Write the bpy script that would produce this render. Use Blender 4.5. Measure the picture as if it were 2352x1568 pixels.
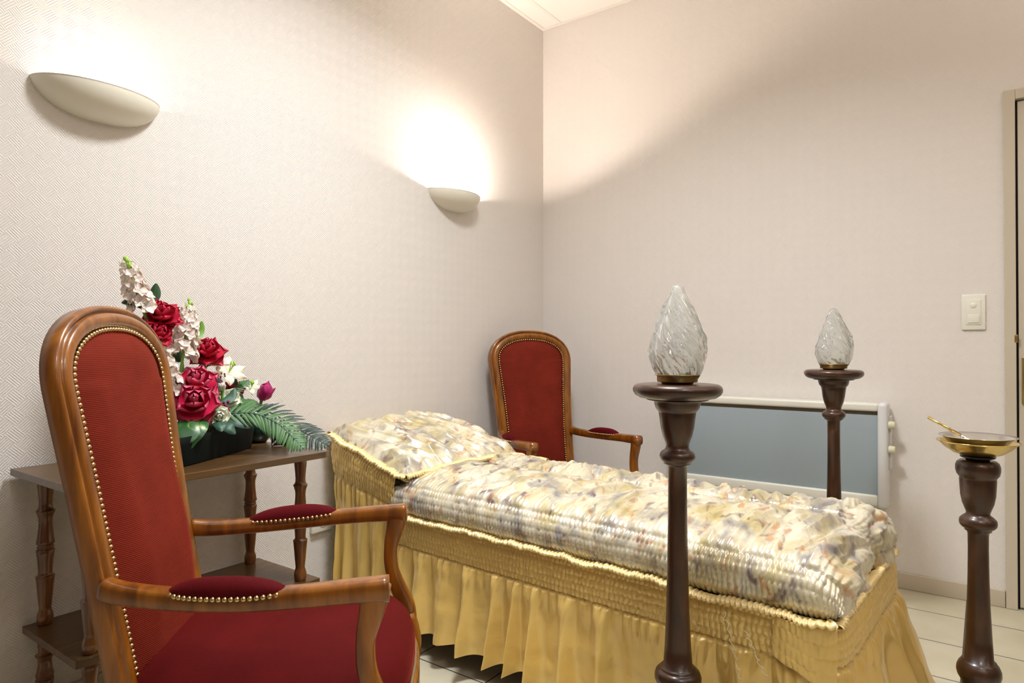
import bpy, math, random
import numpy as np
from mathutils import Vector, Matrix

# ------------------------------------------------------------------ clear
for o in list(bpy.data.objects):
    bpy.data.objects.remove(o, do_unlink=True)
S = bpy.context.scene
COL = S.collection
PI = math.pi
rnd = random.Random(7)
R = math.radians

# ------------------------------------------------------------------ camera
CAM = Vector((2.0618, -3.1460, 1.0))
cam_d = bpy.data.cameras.new('camera')
cam = bpy.data.objects.new('camera', cam_d)
COL.objects.link(cam)
cam.location = CAM
cam.rotation_euler = (R(90) + 0.00776, 0, 0.62795)
cam_d.sensor_width = 36
cam_d.lens = 36 * 1499.05 / 2352
cam_d.clip_start = 0.02
S.camera = cam

# ------------------------------------------------------------------ world, exposure
w = bpy.data.worlds.new('world')
S.world = w
w.use_nodes = True
w.node_tree.nodes['Background'].inputs[0].default_value = (1, 0.96, 0.92, 1)
w.node_tree.nodes['Background'].inputs[1].default_value = 0.3
vs = S.view_settings
vs.view_transform = 'Standard'
vs.look = 'None'
vs.gamma = 1
vs.use_curve_mapping = False
vs.exposure = 0.17

# ------------------------------------------------------------------ lights of the room and added fill
def area(name, loc, sx, sy, power, col, rot=(0, 0, 0), shape='RECTANGLE', spread=180):
    d = bpy.data.lights.new(name, 'AREA')
    d.shape = shape
    d.size = sx
    d.size_y = sy
    d.energy = power
    d.color = col
    d.spread = R(spread)
    o = bpy.data.objects.new(name, d)
    COL.objects.link(o)
    o.location = loc
    o.rotation_euler = rot
    return o
area('ceiling_or_fill_light', (1.2, -1.85, 2.79), 0.34, 0.34, 37, (0.97, 0.985, 1.0), spread=145)
area('ceiling_or_fill_light', (2.7, -2.9, 2.79), 0.4, 0.4, 11, (0.97, 0.985, 1.0), spread=150)  # added fill to brighten the right wall, not a known lamp
for yy in (-1.3, -3.3):     # added upward fill by the unseen right wall, warms the upper room
    area('added_upward_fill', (3.78, yy, 1.76), 0.10, 0.26, 31, (1.0, 0.87, 0.78), rot=(PI, 0, 0), spread=170)
SCONCE_BULB = 3400.0
CEIL = 2.824

# ------------------------------------------------------------------ materials
def new_mat(name):
    m = bpy.data.materials.new(name)
    m.use_nodes = True
    return m, m.node_tree.nodes, m.node_tree.links, m.node_tree.nodes['Principled BSDF']
def simple(name, col, rough=0.5, metal=0.0, spec=0.5, coat=0.0, **kw):
    m, N, L, b = new_mat(name)
    b.inputs['Base Color'].default_value = (*col, 1)
    b.inputs['Roughness'].default_value = rough
    b.inputs['Metallic'].default_value = metal
    b.inputs['Specular IOR Level'].default_value = spec
    b.inputs['Coat Weight'].default_value = coat
    for k, v in kw.items():
        b.inputs[k.replace('_', ' ')].default_value = v
    # a very slight mottling keeps flat paint from looking synthetic
    n = N.new('ShaderNodeTexNoise'); n.inputs['Scale'].default_value = 60
    bp = N.new('ShaderNodeBump'); bp.inputs['Strength'].default_value = 0.04; bp.inputs['Distance'].default_value = 0.002
    L.new(n.outputs['Fac'], bp.inputs['Height']); L.new(bp.outputs[0], b.inputs['Normal'])
    return m
def ramp(N, stops):
    r = N.new('ShaderNodeValToRGB')
    e = r.color_ramp.elements
    e[0].position, e[0].color = stops[0][0], (*stops[0][1], 1)
    e[1].position, e[1].color = stops[-1][0], (*stops[-1][1], 1)
    for p, c in stops[1:-1]:
        x = e.new(p); x.color = (*c, 1)
    return r
def math_n(N, L, op, a, b=None, clamp=False):
    n = N.new('ShaderNodeMath'); n.operation = op; n.use_clamp = clamp
    for i, v in enumerate((a, b)):
        if v is None: continue
        if isinstance(v, (int, float)): n.inputs[i].default_value = v
        else: L.new(v, n.inputs[i])
    return n.outputs[0]

def wood(name, dark, mid, light, scale=(30, 30, 2.2), rough=0.28, coat=0.6):
    m, N, L, b = new_mat(name)
    tc = N.new('ShaderNodeTexCoord'); mp = N.new('ShaderNodeMapping')
    mp.inputs['Scale'].default_value = scale
    L.new(tc.outputs['Object'], mp.inputs[0])
    n = N.new('ShaderNodeTexNoise'); n.inputs['Scale'].default_value = 1.6; n.inputs['Detail'].default_value = 7
    n.inputs['Distortion'].default_value = 0.6
    L.new(mp.outputs[0], n.inputs['Vector'])
    n2 = N.new('ShaderNodeTexNoise'); n2.inputs['Scale'].default_value = 5; n2.inputs['Detail'].default_value = 3
    L.new(tc.outputs['Object'], n2.inputs['Vector'])
    a = math_n(N, L, 'MULTIPLY', n.outputs['Fac'], 0.7); c = math_n(N, L, 'MULTIPLY', n2.outputs['Fac'], 0.3)
    f = math_n(N, L, 'ADD', a, c)
    r = ramp(N, [(0.33, dark), (0.5, mid), (0.68, light)])
    L.new(f, r.inputs[0]); L.new(r.outputs[0], b.inputs['Base Color'])
    b.inputs['Roughness'].default_value = rough
    b.inputs['Coat Weight'].default_value = coat
    b.inputs['Coat Roughness'].default_value = 0.12
    bp = N.new('ShaderNodeBump'); bp.inputs['Strength'].default_value = 0.08; bp.inputs['Distance'].default_value = 0.001
    L.new(n.outputs['Fac'], bp.inputs['Height']); L.new(bp.outputs[0], b.inputs['Normal'])
    return m

def wallpaper(name, col, axes, strength):
    """embossed basket-weave paper: blocks of fine 45 degree threads"""
    m, N, L, b = new_mat(name)
    tc = N.new('ShaderNodeTexCoord'); sx = N.new('ShaderNodeSeparateXYZ')
    L.new(tc.outputs['Object'], sx.inputs[0])
    h, v = sx.outputs[axes[0]], sx.outputs[axes[1]]
    p = math_n(N, L, 'MULTIPLY', math_n(N, L, 'ADD', h, v), 0.7071)
    q = math_n(N, L, 'MULTIPLY', math_n(N, L, 'SUBTRACT', h, v), 0.7071)
    cell = 0.034
    def cellid(x): return math_n(N, L, 'FLOOR', math_n(N, L, 'DIVIDE', x, cell))
    par = math_n(N, L, 'MODULO', math_n(N, L, 'ABSOLUTE', math_n(N, L, 'ADD', cellid(p), cellid(q))), 2)
    def stripes(x, other):
        t = math_n(N, L, 'MULTIPLY', x, 2 * PI / (cell / 6))
        s = math_n(N, L, 'SINE', t)
        t2 = math_n(N, L, 'SINE', math_n(N, L, 'MULTIPLY', other, 2 * PI / 0.0026))
        return math_n(N, L, 'ADD', s, math_n(N, L, 'MULTIPLY', t2, 0.35))
    a, c = stripes(p, q), stripes(q, p)
    mx = N.new('ShaderNodeMix'); mx.data_type = 'FLOAT'
    L.new(par, mx.inputs[0]); L.new(a, mx.inputs[2]); L.new(c, mx.inputs[3])
    n = N.new('ShaderNodeTexNoise'); n.inputs['Scale'].default_value = 500; L.new(tc.outputs['Object'], n.inputs['Vector'])
    hh = math_n(N, L, 'ADD', mx.outputs[0], math_n(N, L, 'MULTIPLY', n.outputs['Fac'], 0.9))
    bp = N.new('ShaderNodeBump'); bp.inputs['Strength'].default_value = strength; bp.inputs['Distance'].default_value = 0.0012
    L.new(hh, bp.inputs['Height']); L.new(bp.outputs[0], b.inputs['Normal'])
    b.inputs['Base Color'].default_value = (*col, 1)
    b.inputs['Roughness'].default_value = 0.62
    b.inputs['Specular IOR Level'].default_value = 0.25
    return m

WALLCOL = (0.795, 0.755, 0.715)
M_wall_l = wallpaper('wallpaper_left', WALLCOL, (1, 2), 0.42)
M_wall_b = wallpaper('wallpaper_back', WALLCOL, (0, 2), 0.22)
M_wall_p = simple('wall_paint', (0.20, 0.16, 0.13), 0.7)
M_base = simple('baseboard_paint', (0.56, 0.50, 0.39), 0.45)
M_door = simple('door_paint', (0.60, 0.54, 0.43), 0.4)
M_gap = simple('dark_gap', (0.01, 0.01, 0.01), 0.9)
M_ceil = simple('ceiling_panel', (0.86, 0.85, 0.80), 0.8)
M_tbar = simple('ceiling_rail', (0.84, 0.80, 0.74), 0.5)
M_white = simple('white_plastic', (0.80, 0.79, 0.72), 0.35)
M_switch = simple('switch_plastic', (0.84, 0.83, 0.74), 0.3)
M_shade = simple('sconce_ceramic', (0.84, 0.81, 0.70), 0.45)
M_heater = simple('heater_enamel', (0.76, 0.76, 0.68), 0.35)
M_cap = simple('heater_cap', (0.72, 0.73, 0.74), 0.35)
M_knob = simple('heater_knob', (0.70, 0.70, 0.50), 0.4)
M_slot = simple('heater_slot', (0.16, 0.12, 0.075), 0.6)

def tiles_mat():
    m, N, L, b = new_mat('floor_tiles')
    tc = N.new('ShaderNodeTexCoord'); sx = N.new('ShaderNodeSeparateXYZ')
    L.new(tc.outputs['Object'], sx.inputs[0])
    def grid(o, off, size):
        f = math_n(N, L, 'FRACT', math_n(N, L, 'DIVIDE', math_n(N, L, 'ADD', o, off), size))
        d = math_n(N, L, 'ABSOLUTE', math_n(N, L, 'SUBTRACT', f, 0.5))
        return math_n(N, L, 'GREATER_THAN', d, 0.5 - 0.0022 / size)
    gx = grid(sx.outputs[0], -0.567 + 20 * 0.286, 0.286)
    gy = grid(sx.outputs[1], 0.225 + 30 * 0.279, 0.279)
    g = math_n(N, L, 'MAXIMUM', gx, gy)
    n = N.new('ShaderNodeTexNoise'); n.inputs['Scale'].default_value = 5; n.inputs['Detail'].default_value = 5
    L.new(tc.outputs['Object'], n.inputs['Vector'])
    r = ramp(N, [(0.3, (0.49, 0.45, 0.32)), (0.7, (0.58, 0.54, 0.41))])
    L.new(n.outputs['Fac'], r.inputs[0])
    mx = N.new('ShaderNodeMix'); mx.data_type = 'RGBA'
    L.new(g, mx.inputs[0]); L.new(r.outputs[0], mx.inputs[6]); mx.inputs[7].default_value = (0.035, 0.03, 0.03, 1)
    L.new(mx.outputs[2], b.inputs['Base Color'])
    b.inputs['Roughness'].default_value = 0.35
    bp = N.new('ShaderNodeBump'); bp.inputs['Strength'].default_value = 0.5; bp.inputs['Distance'].default_value = 0.002; bp.invert = True
    L.new(g, bp.inputs['Height']); L.new(bp.outputs[0], b.inputs['Normal'])
    return m
M_floor = tiles_mat()

M_chair = wood('chair_wood', (0.09, 0.022, 0.001), (0.22, 0.068, 0.003), (0.35, 0.125, 0.008), scale=(22, 22, 3), rough=0.32, coat=0.5)
M_stand = wood('dark_stand_wood', (0.014, 0.005, 0.002), (0.040, 0.013, 0.004), (0.080, 0.028, 0.008), scale=(18, 18, 4), rough=0.36, coat=0.3)
M_table = wood('table_wood', (0.058, 0.027, 0.008), (0.092, 0.046, 0.014), (0.13, 0.068, 0.021), scale=(30, 2.5, 30), rough=0.34, coat=0.2)
M_tleg = wood('turned_leg_wood', (0.065, 0.018, 0.003), (0.14, 0.043, 0.007), (0.22, 0.08, 0.014), scale=(20, 20, 3), rough=0.3, coat=0.7)

def velvet(name, col, lines):
    m, N, L, b = new_mat(name)
    tc = N.new('ShaderNodeTexCoord'); sx = N.new('ShaderNodeSeparateXYZ')
    L.new(tc.outputs['Object'], sx.inputs[0])
    n = N.new('ShaderNodeTexNoise'); n.inputs['Scale'].default_value = 9; n.inputs['Detail'].default_value = 3
    L.new(tc.outputs['Object'], n.inputs['Vector'])
    r = ramp(N, [(0.3, tuple(c * 0.85 for c in col)), (0.7, tuple(c * 1.12 for c in col))])
    L.new(n.outputs['Fac'], r.inputs[0]); L.new(r.outputs[0], b.inputs['Base Color'])
    b.inputs['Roughness'].default_value = 0.75
    b.inputs['Specular IOR Level'].default_value = 0.06
    b.inputs['Sheen Weight'].default_value = 0.22
    b.inputs['Sheen Roughness'].default_value = 0.3
    b.inputs['Sheen Tint'].default_value = (1.0, 0.14, 0.09, 1)
    t = math_n(N, L, 'SINE', math_n(N, L, 'MULTIPLY', sx.outputs[2 if lines else 1], 2 * PI / 0.0034))
    n3 = N.new('ShaderNodeTexNoise'); n3.inputs['Scale'].default_value = 700; L.new(tc.outputs['Object'], n3.inputs['Vector'])
    h = math_n(N, L, 'ADD', math_n(N, L, 'MULTIPLY', t, 0.5 if lines else 0.12), n3.outputs['Fac'])
    bp = N.new('ShaderNodeBump'); bp.inputs['Strength'].default_value = 0.5; bp.inputs['Distance'].default_value = 0.001
    L.new(h, bp.inputs['Height']); L.new(bp.outputs[0], b.inputs['Normal'])
    return m
M_red = velvet('red_ribbed_velvet', (0.18, 0.021, 0.011), True)
M_redseat = velvet('shaded_red_velvet', (0.088, 0.005, 0.005), False)  # darker red: shade from back and arms put into the seat colour
M_redpad = velvet('wine_arm_pad_velvet', (0.085, 0.004, 0.006), False)
M_nail = simple('brass_nail', (0.62, 0.48, 0.24), 0.25, 1.0)
M_gimp = simple('brown_braid', (0.20, 0.12, 0.05), 0.7)
M_brass = simple('polished_brass', (0.78, 0.60, 0.22), 0.18, 1.0)
M_brassd = simple('aged_brass', (0.55, 0.40, 0.15), 0.28, 1.0)
M_silver = simple('polished_steel', (0.72, 0.72, 0.74), 0.16, 1.0)
M_black = simple('black_metal', (0.02, 0.015, 0.015), 0.35)
M_castor = simple('grey_metal', (0.3, 0.3, 0.32), 0.4, 0.9)

def satin(name, base, metal, rough, pattern=False):
    m, N, L, b = new_mat(name)
    tc = N.new('ShaderNodeTexCoord')
    if pattern:
        mp = N.new('ShaderNodeMapping'); mp.inputs['Scale'].default_value = (1.6, 1.0, 1.0); mp.inputs['Rotation'].default_value = (0, 0, 0.6)
        L.new(tc.outputs['Object'], mp.inputs[0])
        cur = None
        def layer(prev, scale, lo, hi, col, dist, amt, off):
            mo = N.new('ShaderNodeMapping'); mo.inputs['Location'].default_value = (off, off * 2, off * 0.7)
            L.new(mp.outputs[0], mo.inputs[0])
            n = N.new('ShaderNodeTexNoise'); n.inputs['Scale'].default_value = scale; n.inputs['Detail'].default_value = 4; n.inputs['Distortion'].default_value = dist
            L.new(mo.outputs[0], n.inputs['Vector'])
            mr = N.new('ShaderNodeMapRange'); mr.inputs['From Min'].default_value = lo; mr.inputs['From Max'].default_value = hi
            mr.inputs['To Max'].default_value = amt
            L.new(n.outputs['Fac'], mr.inputs['Value'])
            x = N.new('ShaderNodeMix'); x.data_type = 'RGBA'
            L.new(mr.outputs[0], x.inputs[0])
            if prev is None: x.inputs[6].default_value = (*base, 1)
            else: L.new(prev, x.inputs[6])
            x.inputs[7].default_value = (*col, 1)
            return x.outputs[2]
        c = layer(None, 8, 0.42, 0.68, (0.52, 0.42, 0.15), 0.7, 0.8, 0)
        c = layer(c, 9, 0.48, 0.70, (0.19, 0.19, 0.22), 0.9, 0.8, 3.1)
        c = layer(c, 14, 0.57, 0.67, (0.48, 0.19, 0.05), 1.2, 0.65, 7.7)
        c = layer(c, 13, 0.58, 0.70, (0.10, 0.05, 0.08), 1.0, 0.8, 12.3)
        L.new(c, b.inputs['Base Color'])
    else:
        n = N.new('ShaderNodeTexNoise'); n.inputs['Scale'].default_value = 3; L.new(tc.outputs['Object'], n.inputs['Vector'])
        r = ramp(N, [(0.3, tuple(c * 0.93 for c in base)), (0.7, tuple(min(1, c * 1.07) for c in base))])
        L.new(n.outputs['Fac'], r.inputs[0]); L.new(r.outputs[0], b.inputs['Base Color'])
    b.inputs['Metallic'].default_value = metal
    b.inputs['Roughness'].default_value = rough
    b.inputs['Specular IOR Level'].default_value = 0.9
    b.inputs['Coat Weight'].default_value = 0.25 if pattern else 0.6
    b.inputs['Coat Roughness'].default_value = 0.25
    b.inputs['Sheen Weight'].default_value = 0.1
    n2 = N.new('ShaderNodeTexNoise'); n2.inputs['Scale'].default_value = 15; n2.inputs['Detail'].default_value = 4; n2.inputs['Distortion'].default_value = 1.2
    L.new(tc.outputs['Object'], n2.inputs['Vector'])
    bp = N.new('ShaderNodeBump'); bp.inputs['Strength'].default_value = 0.35; bp.inputs['Distance'].default_value = 0.006
    L.new(n2.outputs['Fac'], bp.inputs['Height']); L.new(bp.outputs[0], b.inputs['Normal'])
    return m
M_gold = satin('gold_satin', (0.76, 0.53, 0.15), 0.18, 0.33)
M_goldt = satin('gold_trim_satin', (0.95, 0.74, 0.34), 0.12, 0.38)
M_patt = satin('marbled_satin', (0.74, 0.69, 0.54), 0.15, 0.30, True)

def petal(name, c_in, c_out, sss=0.0):
    m, N, L, b = new_mat(name)
    tc = N.new('ShaderNodeTexCoord')
    at = N.new('ShaderNodeAttribute'); at.attribute_name = 'edge'
    n = N.new('ShaderNodeTexNoise'); n.inputs['Scale'].default_value = 40; L.new(tc.outputs['Object'], n.inputs['Vector'])
    f = math_n(N, L, 'ADD', at.outputs['Fac'], math_n(N, L, 'MULTIPLY', math_n(N, L, 'SUBTRACT', n.outputs['Fac'], 0.5), 0.5), True)
    r = ramp(N, [(0.0, c_in), (0.75, tuple((a * 2 + c) / 3 for a, c in zip(c_in, c_out))), (1.0, c_out)])
    L.new(f, r.inputs[0]); L.new(r.outputs[0], b.inputs['Base Color'])
    b.inputs['Roughness'].default_value = 0.5
    if sss:
        b.inputs['Subsurface Weight'].default_value = sss; b.inputs['Subsurface Scale'].default_value = 0.012; b.inputs['Subsurface Radius'].default_value = (1, .8, .7)
    return m
M_rose = petal('crimson_rose_petals', (0.52, 0.005, 0.035), (0.75, 0.03, 0.11))
M_rosep = petal('crimson_pink_rose_petals', (0.55, 0.006, 0.06), (0.82, 0.22, 0.36))
M_budm = petal('magenta_bud_petals', (0.42, 0.01, 0.13), (0.60, 0.05, 0.25))
M_stock = petal('cream_pink_florets', (0.95, 0.82, 0.72), (0.95, 0.55, 0.52), .6)
M_cream = petal('cream_white_petals', (0.86, 0.88, 0.68), (0.95, 0.95, 0.88), .5)
M_lily = petal('cream_lily_petals', (0.93, 0.88, 0.70), (0.93, 0.55, 0.50), .5)
M_purple = petal('purple_berry', (0.20, 0.01, 0.07), (0.32, 0.04, 0.14))
M_leaf = petal('dark_leaf', (0.014, 0.06, 0.022), (0.03, 0.10, 0.035))
M_leafb = petal('blue_green_leaf', (0.02, 0.075, 0.05), (0.05, 0.14, 0.08))
M_frond = petal('palm_leaf', (0.055, 0.17, 0.035), (0.012, 0.05, 0.018))
M_frondd = petal('dark_palm_leaf', (0.008, 0.03, 0.015), (0.012, 0.045, 0.025))
M_stem = simple('green_stem', (0.16, 0.34, 0.05), 0.5)
M_tip = simple('light_green_bud', (0.38, 0.62, 0.08), 0.5)
M_pot = simple('dark_ribbed_planter', (0.003, 0.005, 0.004), 0.6, 0, 0.12)
M_vase = simple('dark_green_glaze', (0.004, 0.02, 0.015), 0.15, 0, 0.6, 0.5)
M_wax = simple('cream_wax', (0.88, 0.74, 0.44), 0.5)

def varieg():
    m, N, L, b = new_mat('variegated_leaf')
    tc = N.new('ShaderNodeTexCoord')
    n = N.new('ShaderNodeTexNoise'); n.inputs['Scale'].default_value = 22; n.inputs['Detail'].default_value = 3; n.inputs['Distortion'].default_value = 1.5
    mp = N.new('ShaderNodeMapping'); mp.inputs['Scale'].default_value = (1, 1, 0.4)
    L.new(tc.outputs['Object'], mp.inputs[0]); L.new(mp.outputs[0], n.inputs['Vector'])
    r = ramp(N, [(0.52, (0.015, 0.085, 0.02)), (0.60, (0.05, 0.16, 0.03)), (0.68, (0.42, 0.55, 0.10))])
    L.new(n.outputs['Fac'], r.inputs[0]); L.new(r.outputs[0], b.inputs['Base Color'])
    b.inputs['Roughness'].default_value = 0.35
    return m
M_var = varieg()

def glass(name, col, rough, white):
    m, N, L, b = new_mat(name)
    b.inputs['Base Color'].default_value = (*col, 1)
    b.inputs['Transmission Weight'].default_value = 1
    b.inputs['Roughness'].default_value = rough
    b.inputs['IOR'].default_value = 1.5
    if white:
        d = N.new('ShaderNodeBsdfTranslucent'); d.inputs[0].default_value = (0.95, 0.97, 0.95, 1)
        d2 = N.new('ShaderNodeBsdfDiffuse'); d2.inputs[0].default_value = (0.95, 0.97, 0.95, 1)
        x = N.new('ShaderNodeMixShader'); x.inputs[0].default_value = 0.5
        L.new(d.outputs[0], x.inputs[1]); L.new(d2.outputs[0], x.inputs[2])
        y = N.new('ShaderNodeMixShader'); y.inputs[0].default_value = white
        L.new(b.outputs[0], y.inputs[1]); L.new(x.outputs[0], y.inputs[2])
        L.new(y.outputs[0], N['Material Output'].inputs[0])
    return m
M_flame = glass('clear_moulded_glass', (0.98, 1.0, 0.99), 0.02, 0.15)
M_jar = glass('clear_jar_glass', (1, 1, 1), 0.0, 0)
def screen_mat():
    m, N, L, b = new_mat('heater_grey_panel')
    tc = N.new('ShaderNodeTexCoord'); sx = N.new('ShaderNodeSeparateXYZ'); L.new(tc.outputs['Object'], sx.inputs[0])
    w_ = math_n(N, L, 'SINE', math_n(N, L, 'MULTIPLY', sx.outputs[2], 2 * PI / 0.006))
    bp = N.new('ShaderNodeBump'); bp.inputs['Strength'].default_value = 0.03; bp.inputs['Distance'].default_value = 0.001
    L.new(w_, bp.inputs['Height']); L.new(bp.outputs[0], b.inputs['Normal'])
    b.inputs['Base Color'].default_value = (0.33, 0.40, 0.44, 1)
    b.inputs['Roughness'].default_value = 0.4
    return m
M_panel = screen_mat()
def emis(name, col, s):
    m, N, L, b = new_mat(name)
    b.inputs['Emission Color'].default_value = (*col, 1)
    b.inputs['Emission Strength'].default_value = s
    return m

# ------------------------------------------------------------------ mesh helpers
def link(name, me, mat, parent=None, smooth=True):
    if mat is not None: me.materials.append(mat)
    if smooth:
        me.polygons.foreach_set('use_smooth', [True] * len(me.polygons))
    o = bpy.data.objects.new(name, me)
    COL.objects.link(o)
    if parent is not None: o.parent = parent
    return o
class MB:
    def __init__(s): s.v = []; s.f = []; s.e = []; s.n = 0
    def add(s, V, F, edge=None):
        V = np.asarray(V, float).reshape(-1, 3)
        s.v.append(V); s.f += [tuple(i + s.n for i in f) for f in F]
        s.e.append(np.zeros(len(V)) if edge is None else np.asarray(edge, float).ravel()); s.n += len(V)
    def build(s, name, mat, parent=None, smooth=True, edge=False):
        me = bpy.data.meshes.new(name)
        me.from_pydata(np.vstack(s.v).tolist(), [], s.f)
        me.update()
        if edge:
            a = me.attributes.new('edge', 'FLOAT', 'POINT'); a.data.foreach_set('value', np.concatenate(s.e))
        return link(name, me, mat, parent, smooth)
def grid_faces(nu, nv, cu=False, cv=False):
    F = []
    for i in range(nu if cu else nu - 1):
        for j in range(nv if cv else nv - 1):
            a = i * nv + j; b = ((i + 1) % nu) * nv + j
            c = ((i + 1) % nu) * nv + (j + 1) % nv; d = i * nv + (j + 1) % nv
            F.append((a, b, c, d))
    return F
def fast_grid(name, P, mat, parent=None, closed_u=False):
    nu, nv = P.shape[:2]
    idx = np.arange(nu * nv).reshape(nu, nv)
    if closed_u: idx = np.vstack([idx, idx[:1]])
    q = np.stack([idx[:-1, :-1], idx[1:, :-1], idx[1:, 1:], idx[:-1, 1:]], -1).reshape(-1, 4)
    me = bpy.data.meshes.new(name)
    me.vertices.add(nu * nv); me.vertices.foreach_set('co', P.reshape(-1).astype(np.float32))
    me.loops.add(q.size); me.loops.foreach_set('vertex_index', q.ravel().astype(np.int32))
    me.polygons.add(len(q)); me.polygons.foreach_set('loop_start', np.arange(0, q.size, 4, dtype=np.int32))
    me.update(calc_edges=True)
    return link(name, me, mat, parent)
def normals(P):
    du = np.gradient(P, axis=0); dv = np.gradient(P, axis=1)
    n = np.cross(du, dv); l = np.linalg.norm(n, axis=-1, keepdims=True); l[l < 1e-12] = 1
    return n / l
def crom(pts, n):
    """smooth curve through points (Catmull-Rom), n samples"""
    P = np.asarray(pts, float)
    d = np.r_[0, np.cumsum(np.linalg.norm(np.diff(P[:, :3], axis=0), axis=1) ** 0.5 + 1e-9)]
    Q = np.vstack([2 * P[0] - P[1], P, 2 * P[-1] - P[-2]])
    t = np.linspace(0, len(P) - 1, n); out = []
    for x in t:
        i = min(int(x), len(P) - 2); f = x - i
        a, b, c, e = Q[i], Q[i + 1], Q[i + 2], Q[i + 3]
        out.append(0.5 * ((2 * b) + (-a + c) * f + (2 * a - 5 * b + 4 * c - e) * f * f + (-a + 3 * b - 3 * c + e) * f ** 3))
    return np.array(out)
def box(mb, x0, x1, y0, y1, z0, z1):
    V = [(x, y, z) for x in (x0, x1) for y in (y0, y1) for z in (z0, z1)]
    mb.add(V, [(0, 1, 3, 2), (4, 6, 7, 5), (0, 4, 5, 1), (2, 3, 7, 6), (0, 2, 6, 4), (1, 5, 7, 3)])
def bevel(o, w=0.004, seg=3):
    m = o.modifiers.new('bevel', 'BEVEL'); m.width = w; m.segments = seg; m.limit_method = 'ANGLE'; m.angle_limit = R(40)
    m.harden_normals = False
    return o
def bx(name, d, mat, parent=None, bev=0.0, seg=3):
    mb = MB(); box(mb, *d); o = mb.build(name, mat, parent, smooth=bev > 0)
    if bev: bevel(o, bev, seg)
    return o
def prism(mb, poly, z0, z1):
    n = len(poly)
    V = [(x, y, z0) for x, y in poly] + [(x, y, z1) for x, y in poly]
    F = [tuple(range(n - 1, -1, -1)), tuple(range(n, 2 * n))] + [(i, (i + 1) % n, n + (i + 1) % n, n + i) for i in range(n)]
    mb.add(V, F)
def lathe(mb, prof, n=48, cx=0, cy=0, cap=True):
    prof = np.asarray(prof, float)
    th = np.linspace(0, 2 * PI, n, endpoint=False)
    V = np.zeros((len(prof), n, 3))
    V[:, :, 0] = cx + prof[:, :1] * np.cos(th); V[:, :, 1] = cy + prof[:, :1] * np.sin(th); V[:, :, 2] = prof[:, 1:2]
    m = len(prof)
    F = [(i * n + j, i * n + (j + 1) % n, (i + 1) * n + (j + 1) % n, (i + 1) * n + j) for i in range(m - 1) for j in range(n)]
    if cap:
        F += [tuple(range(n - 1, -1, -1)), tuple((m - 1) * n + j for j in range(n))]
    mb.add(V, F)
def smooth_prof(p, k=4):
    """rounds a profile while keeping its points: simple midpoint cubic"""
    return crom([(a, b, 0) for a, b in p], (len(p) - 1) * k + 1)[:, :2]
def sweep(mb, path, sect, up=(0, 0, 1), closed=False, cap=True, scale=None, rad=None):
    """sect: list of (n, d): n along side vector, d along up-ish vector. rad: per-sample (a,b) scale"""
    P = np.asarray(path, float); m = len(P); k = len(sect); up = np.asarray(up, float)
    if closed: T = np.roll(P, -1, 0) - np.roll(P, 1, 0)
    else: T = np.gradient(P, axis=0)
    T /= np.linalg.norm(T, axis=1, keepdims=True)
    V = np.zeros((m, k, 3))
    for i in range(m):
        u = up[i] if up.ndim == 2 else up
        s = np.cross(T[i], u); s /= (np.linalg.norm(s) + 1e-12); d = np.cross(s, T[i])
        a, b = (1, 1) if rad is None else rad[i]
        for j, (x, y) in enumerate(sect): V[i, j] = P[i] + s * x * a + d * y * b
    F = grid_faces(m, k, closed, True)
    if cap and not closed: F += [tuple(range(k)), tuple((m - 1) * k + j for j in range(k - 1, -1, -1))]
    mb.add(V, F)
def circ(n, a=1.0, b=None, p=1.0):
    b = a if b is None else b
    o = []
    for i in range(n):
        t = 2 * PI * i / n; c, s = math.cos(t), math.sin(t)
        o.append((a * math.copysign(abs(c) ** p, c), b * math.copysign(abs(s) ** p, s)))
    return o
def tube(mb, pts, r, n=8, up=(0, 0, 1), k=None):
    P = np.asarray(pts, float)
    if k: 
        rr = np.interp(np.linspace(0, 1, k), np.linspace(0, 1, len(P)), r) if np.ndim(r) else None
        P = crom(P, k); r = rr if rr is not None else r
    rad = [(x, x) for x in (r if np.ndim(r) else [r] * len(P))]
    sweep(mb, P, circ(n), up=up, rad=rad)
def ico(mb, c, r, sub=1, sc=(1, 1, 1)):
    n = 6 * sub; m = 4 * sub
    V = []; 
    for i in range(m + 1):
        ph = PI * i / m
        for j in range(n):
            t = 2 * PI * j / n
            V.append((c[0] + r * sc[0] * math.sin(ph) * math.cos(t), c[1] + r * sc[1] * math.sin(ph) * math.sin(t), c[2] + r * sc[2] * math.cos(ph)))
    mb.add(V, grid_faces(m + 1, n, False, True))

def vnoise(x, y, seed=0):
    """smooth 2-D value noise in -1..1"""
    x = np.asarray(x, float); y = np.asarray(y, float)
    xi = np.floor(x).astype(int); yi = np.floor(y).astype(int); fx = x - xi; fy = y - yi
    fx = fx * fx * (3 - 2 * fx); fy = fy * fy * (3 - 2 * fy)
    def h(a, b):
        k = (a * 374761393 + b * 668265263 + seed * 974634777) & 0xffffffff
        k = ((k ^ (k >> 13)) * 1274126177) & 0xffffffff
        return ((k ^ (k >> 16)) & 0xffff) / 32767.5 - 1
    a = h(xi, yi) * (1 - fx) + h(xi + 1, yi) * fx; b = h(xi, yi + 1) * (1 - fx) + h(xi + 1, yi + 1) * fx
    return a * (1 - fy) + b * fy
def fbm(x, y, seed=0, o=3):
    s = 0; a = 1
    for i in range(o): s = s + a * vnoise(x * 2 ** i, y * 2 ** i, seed + i * 17); a *= 0.5
    return s

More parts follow.
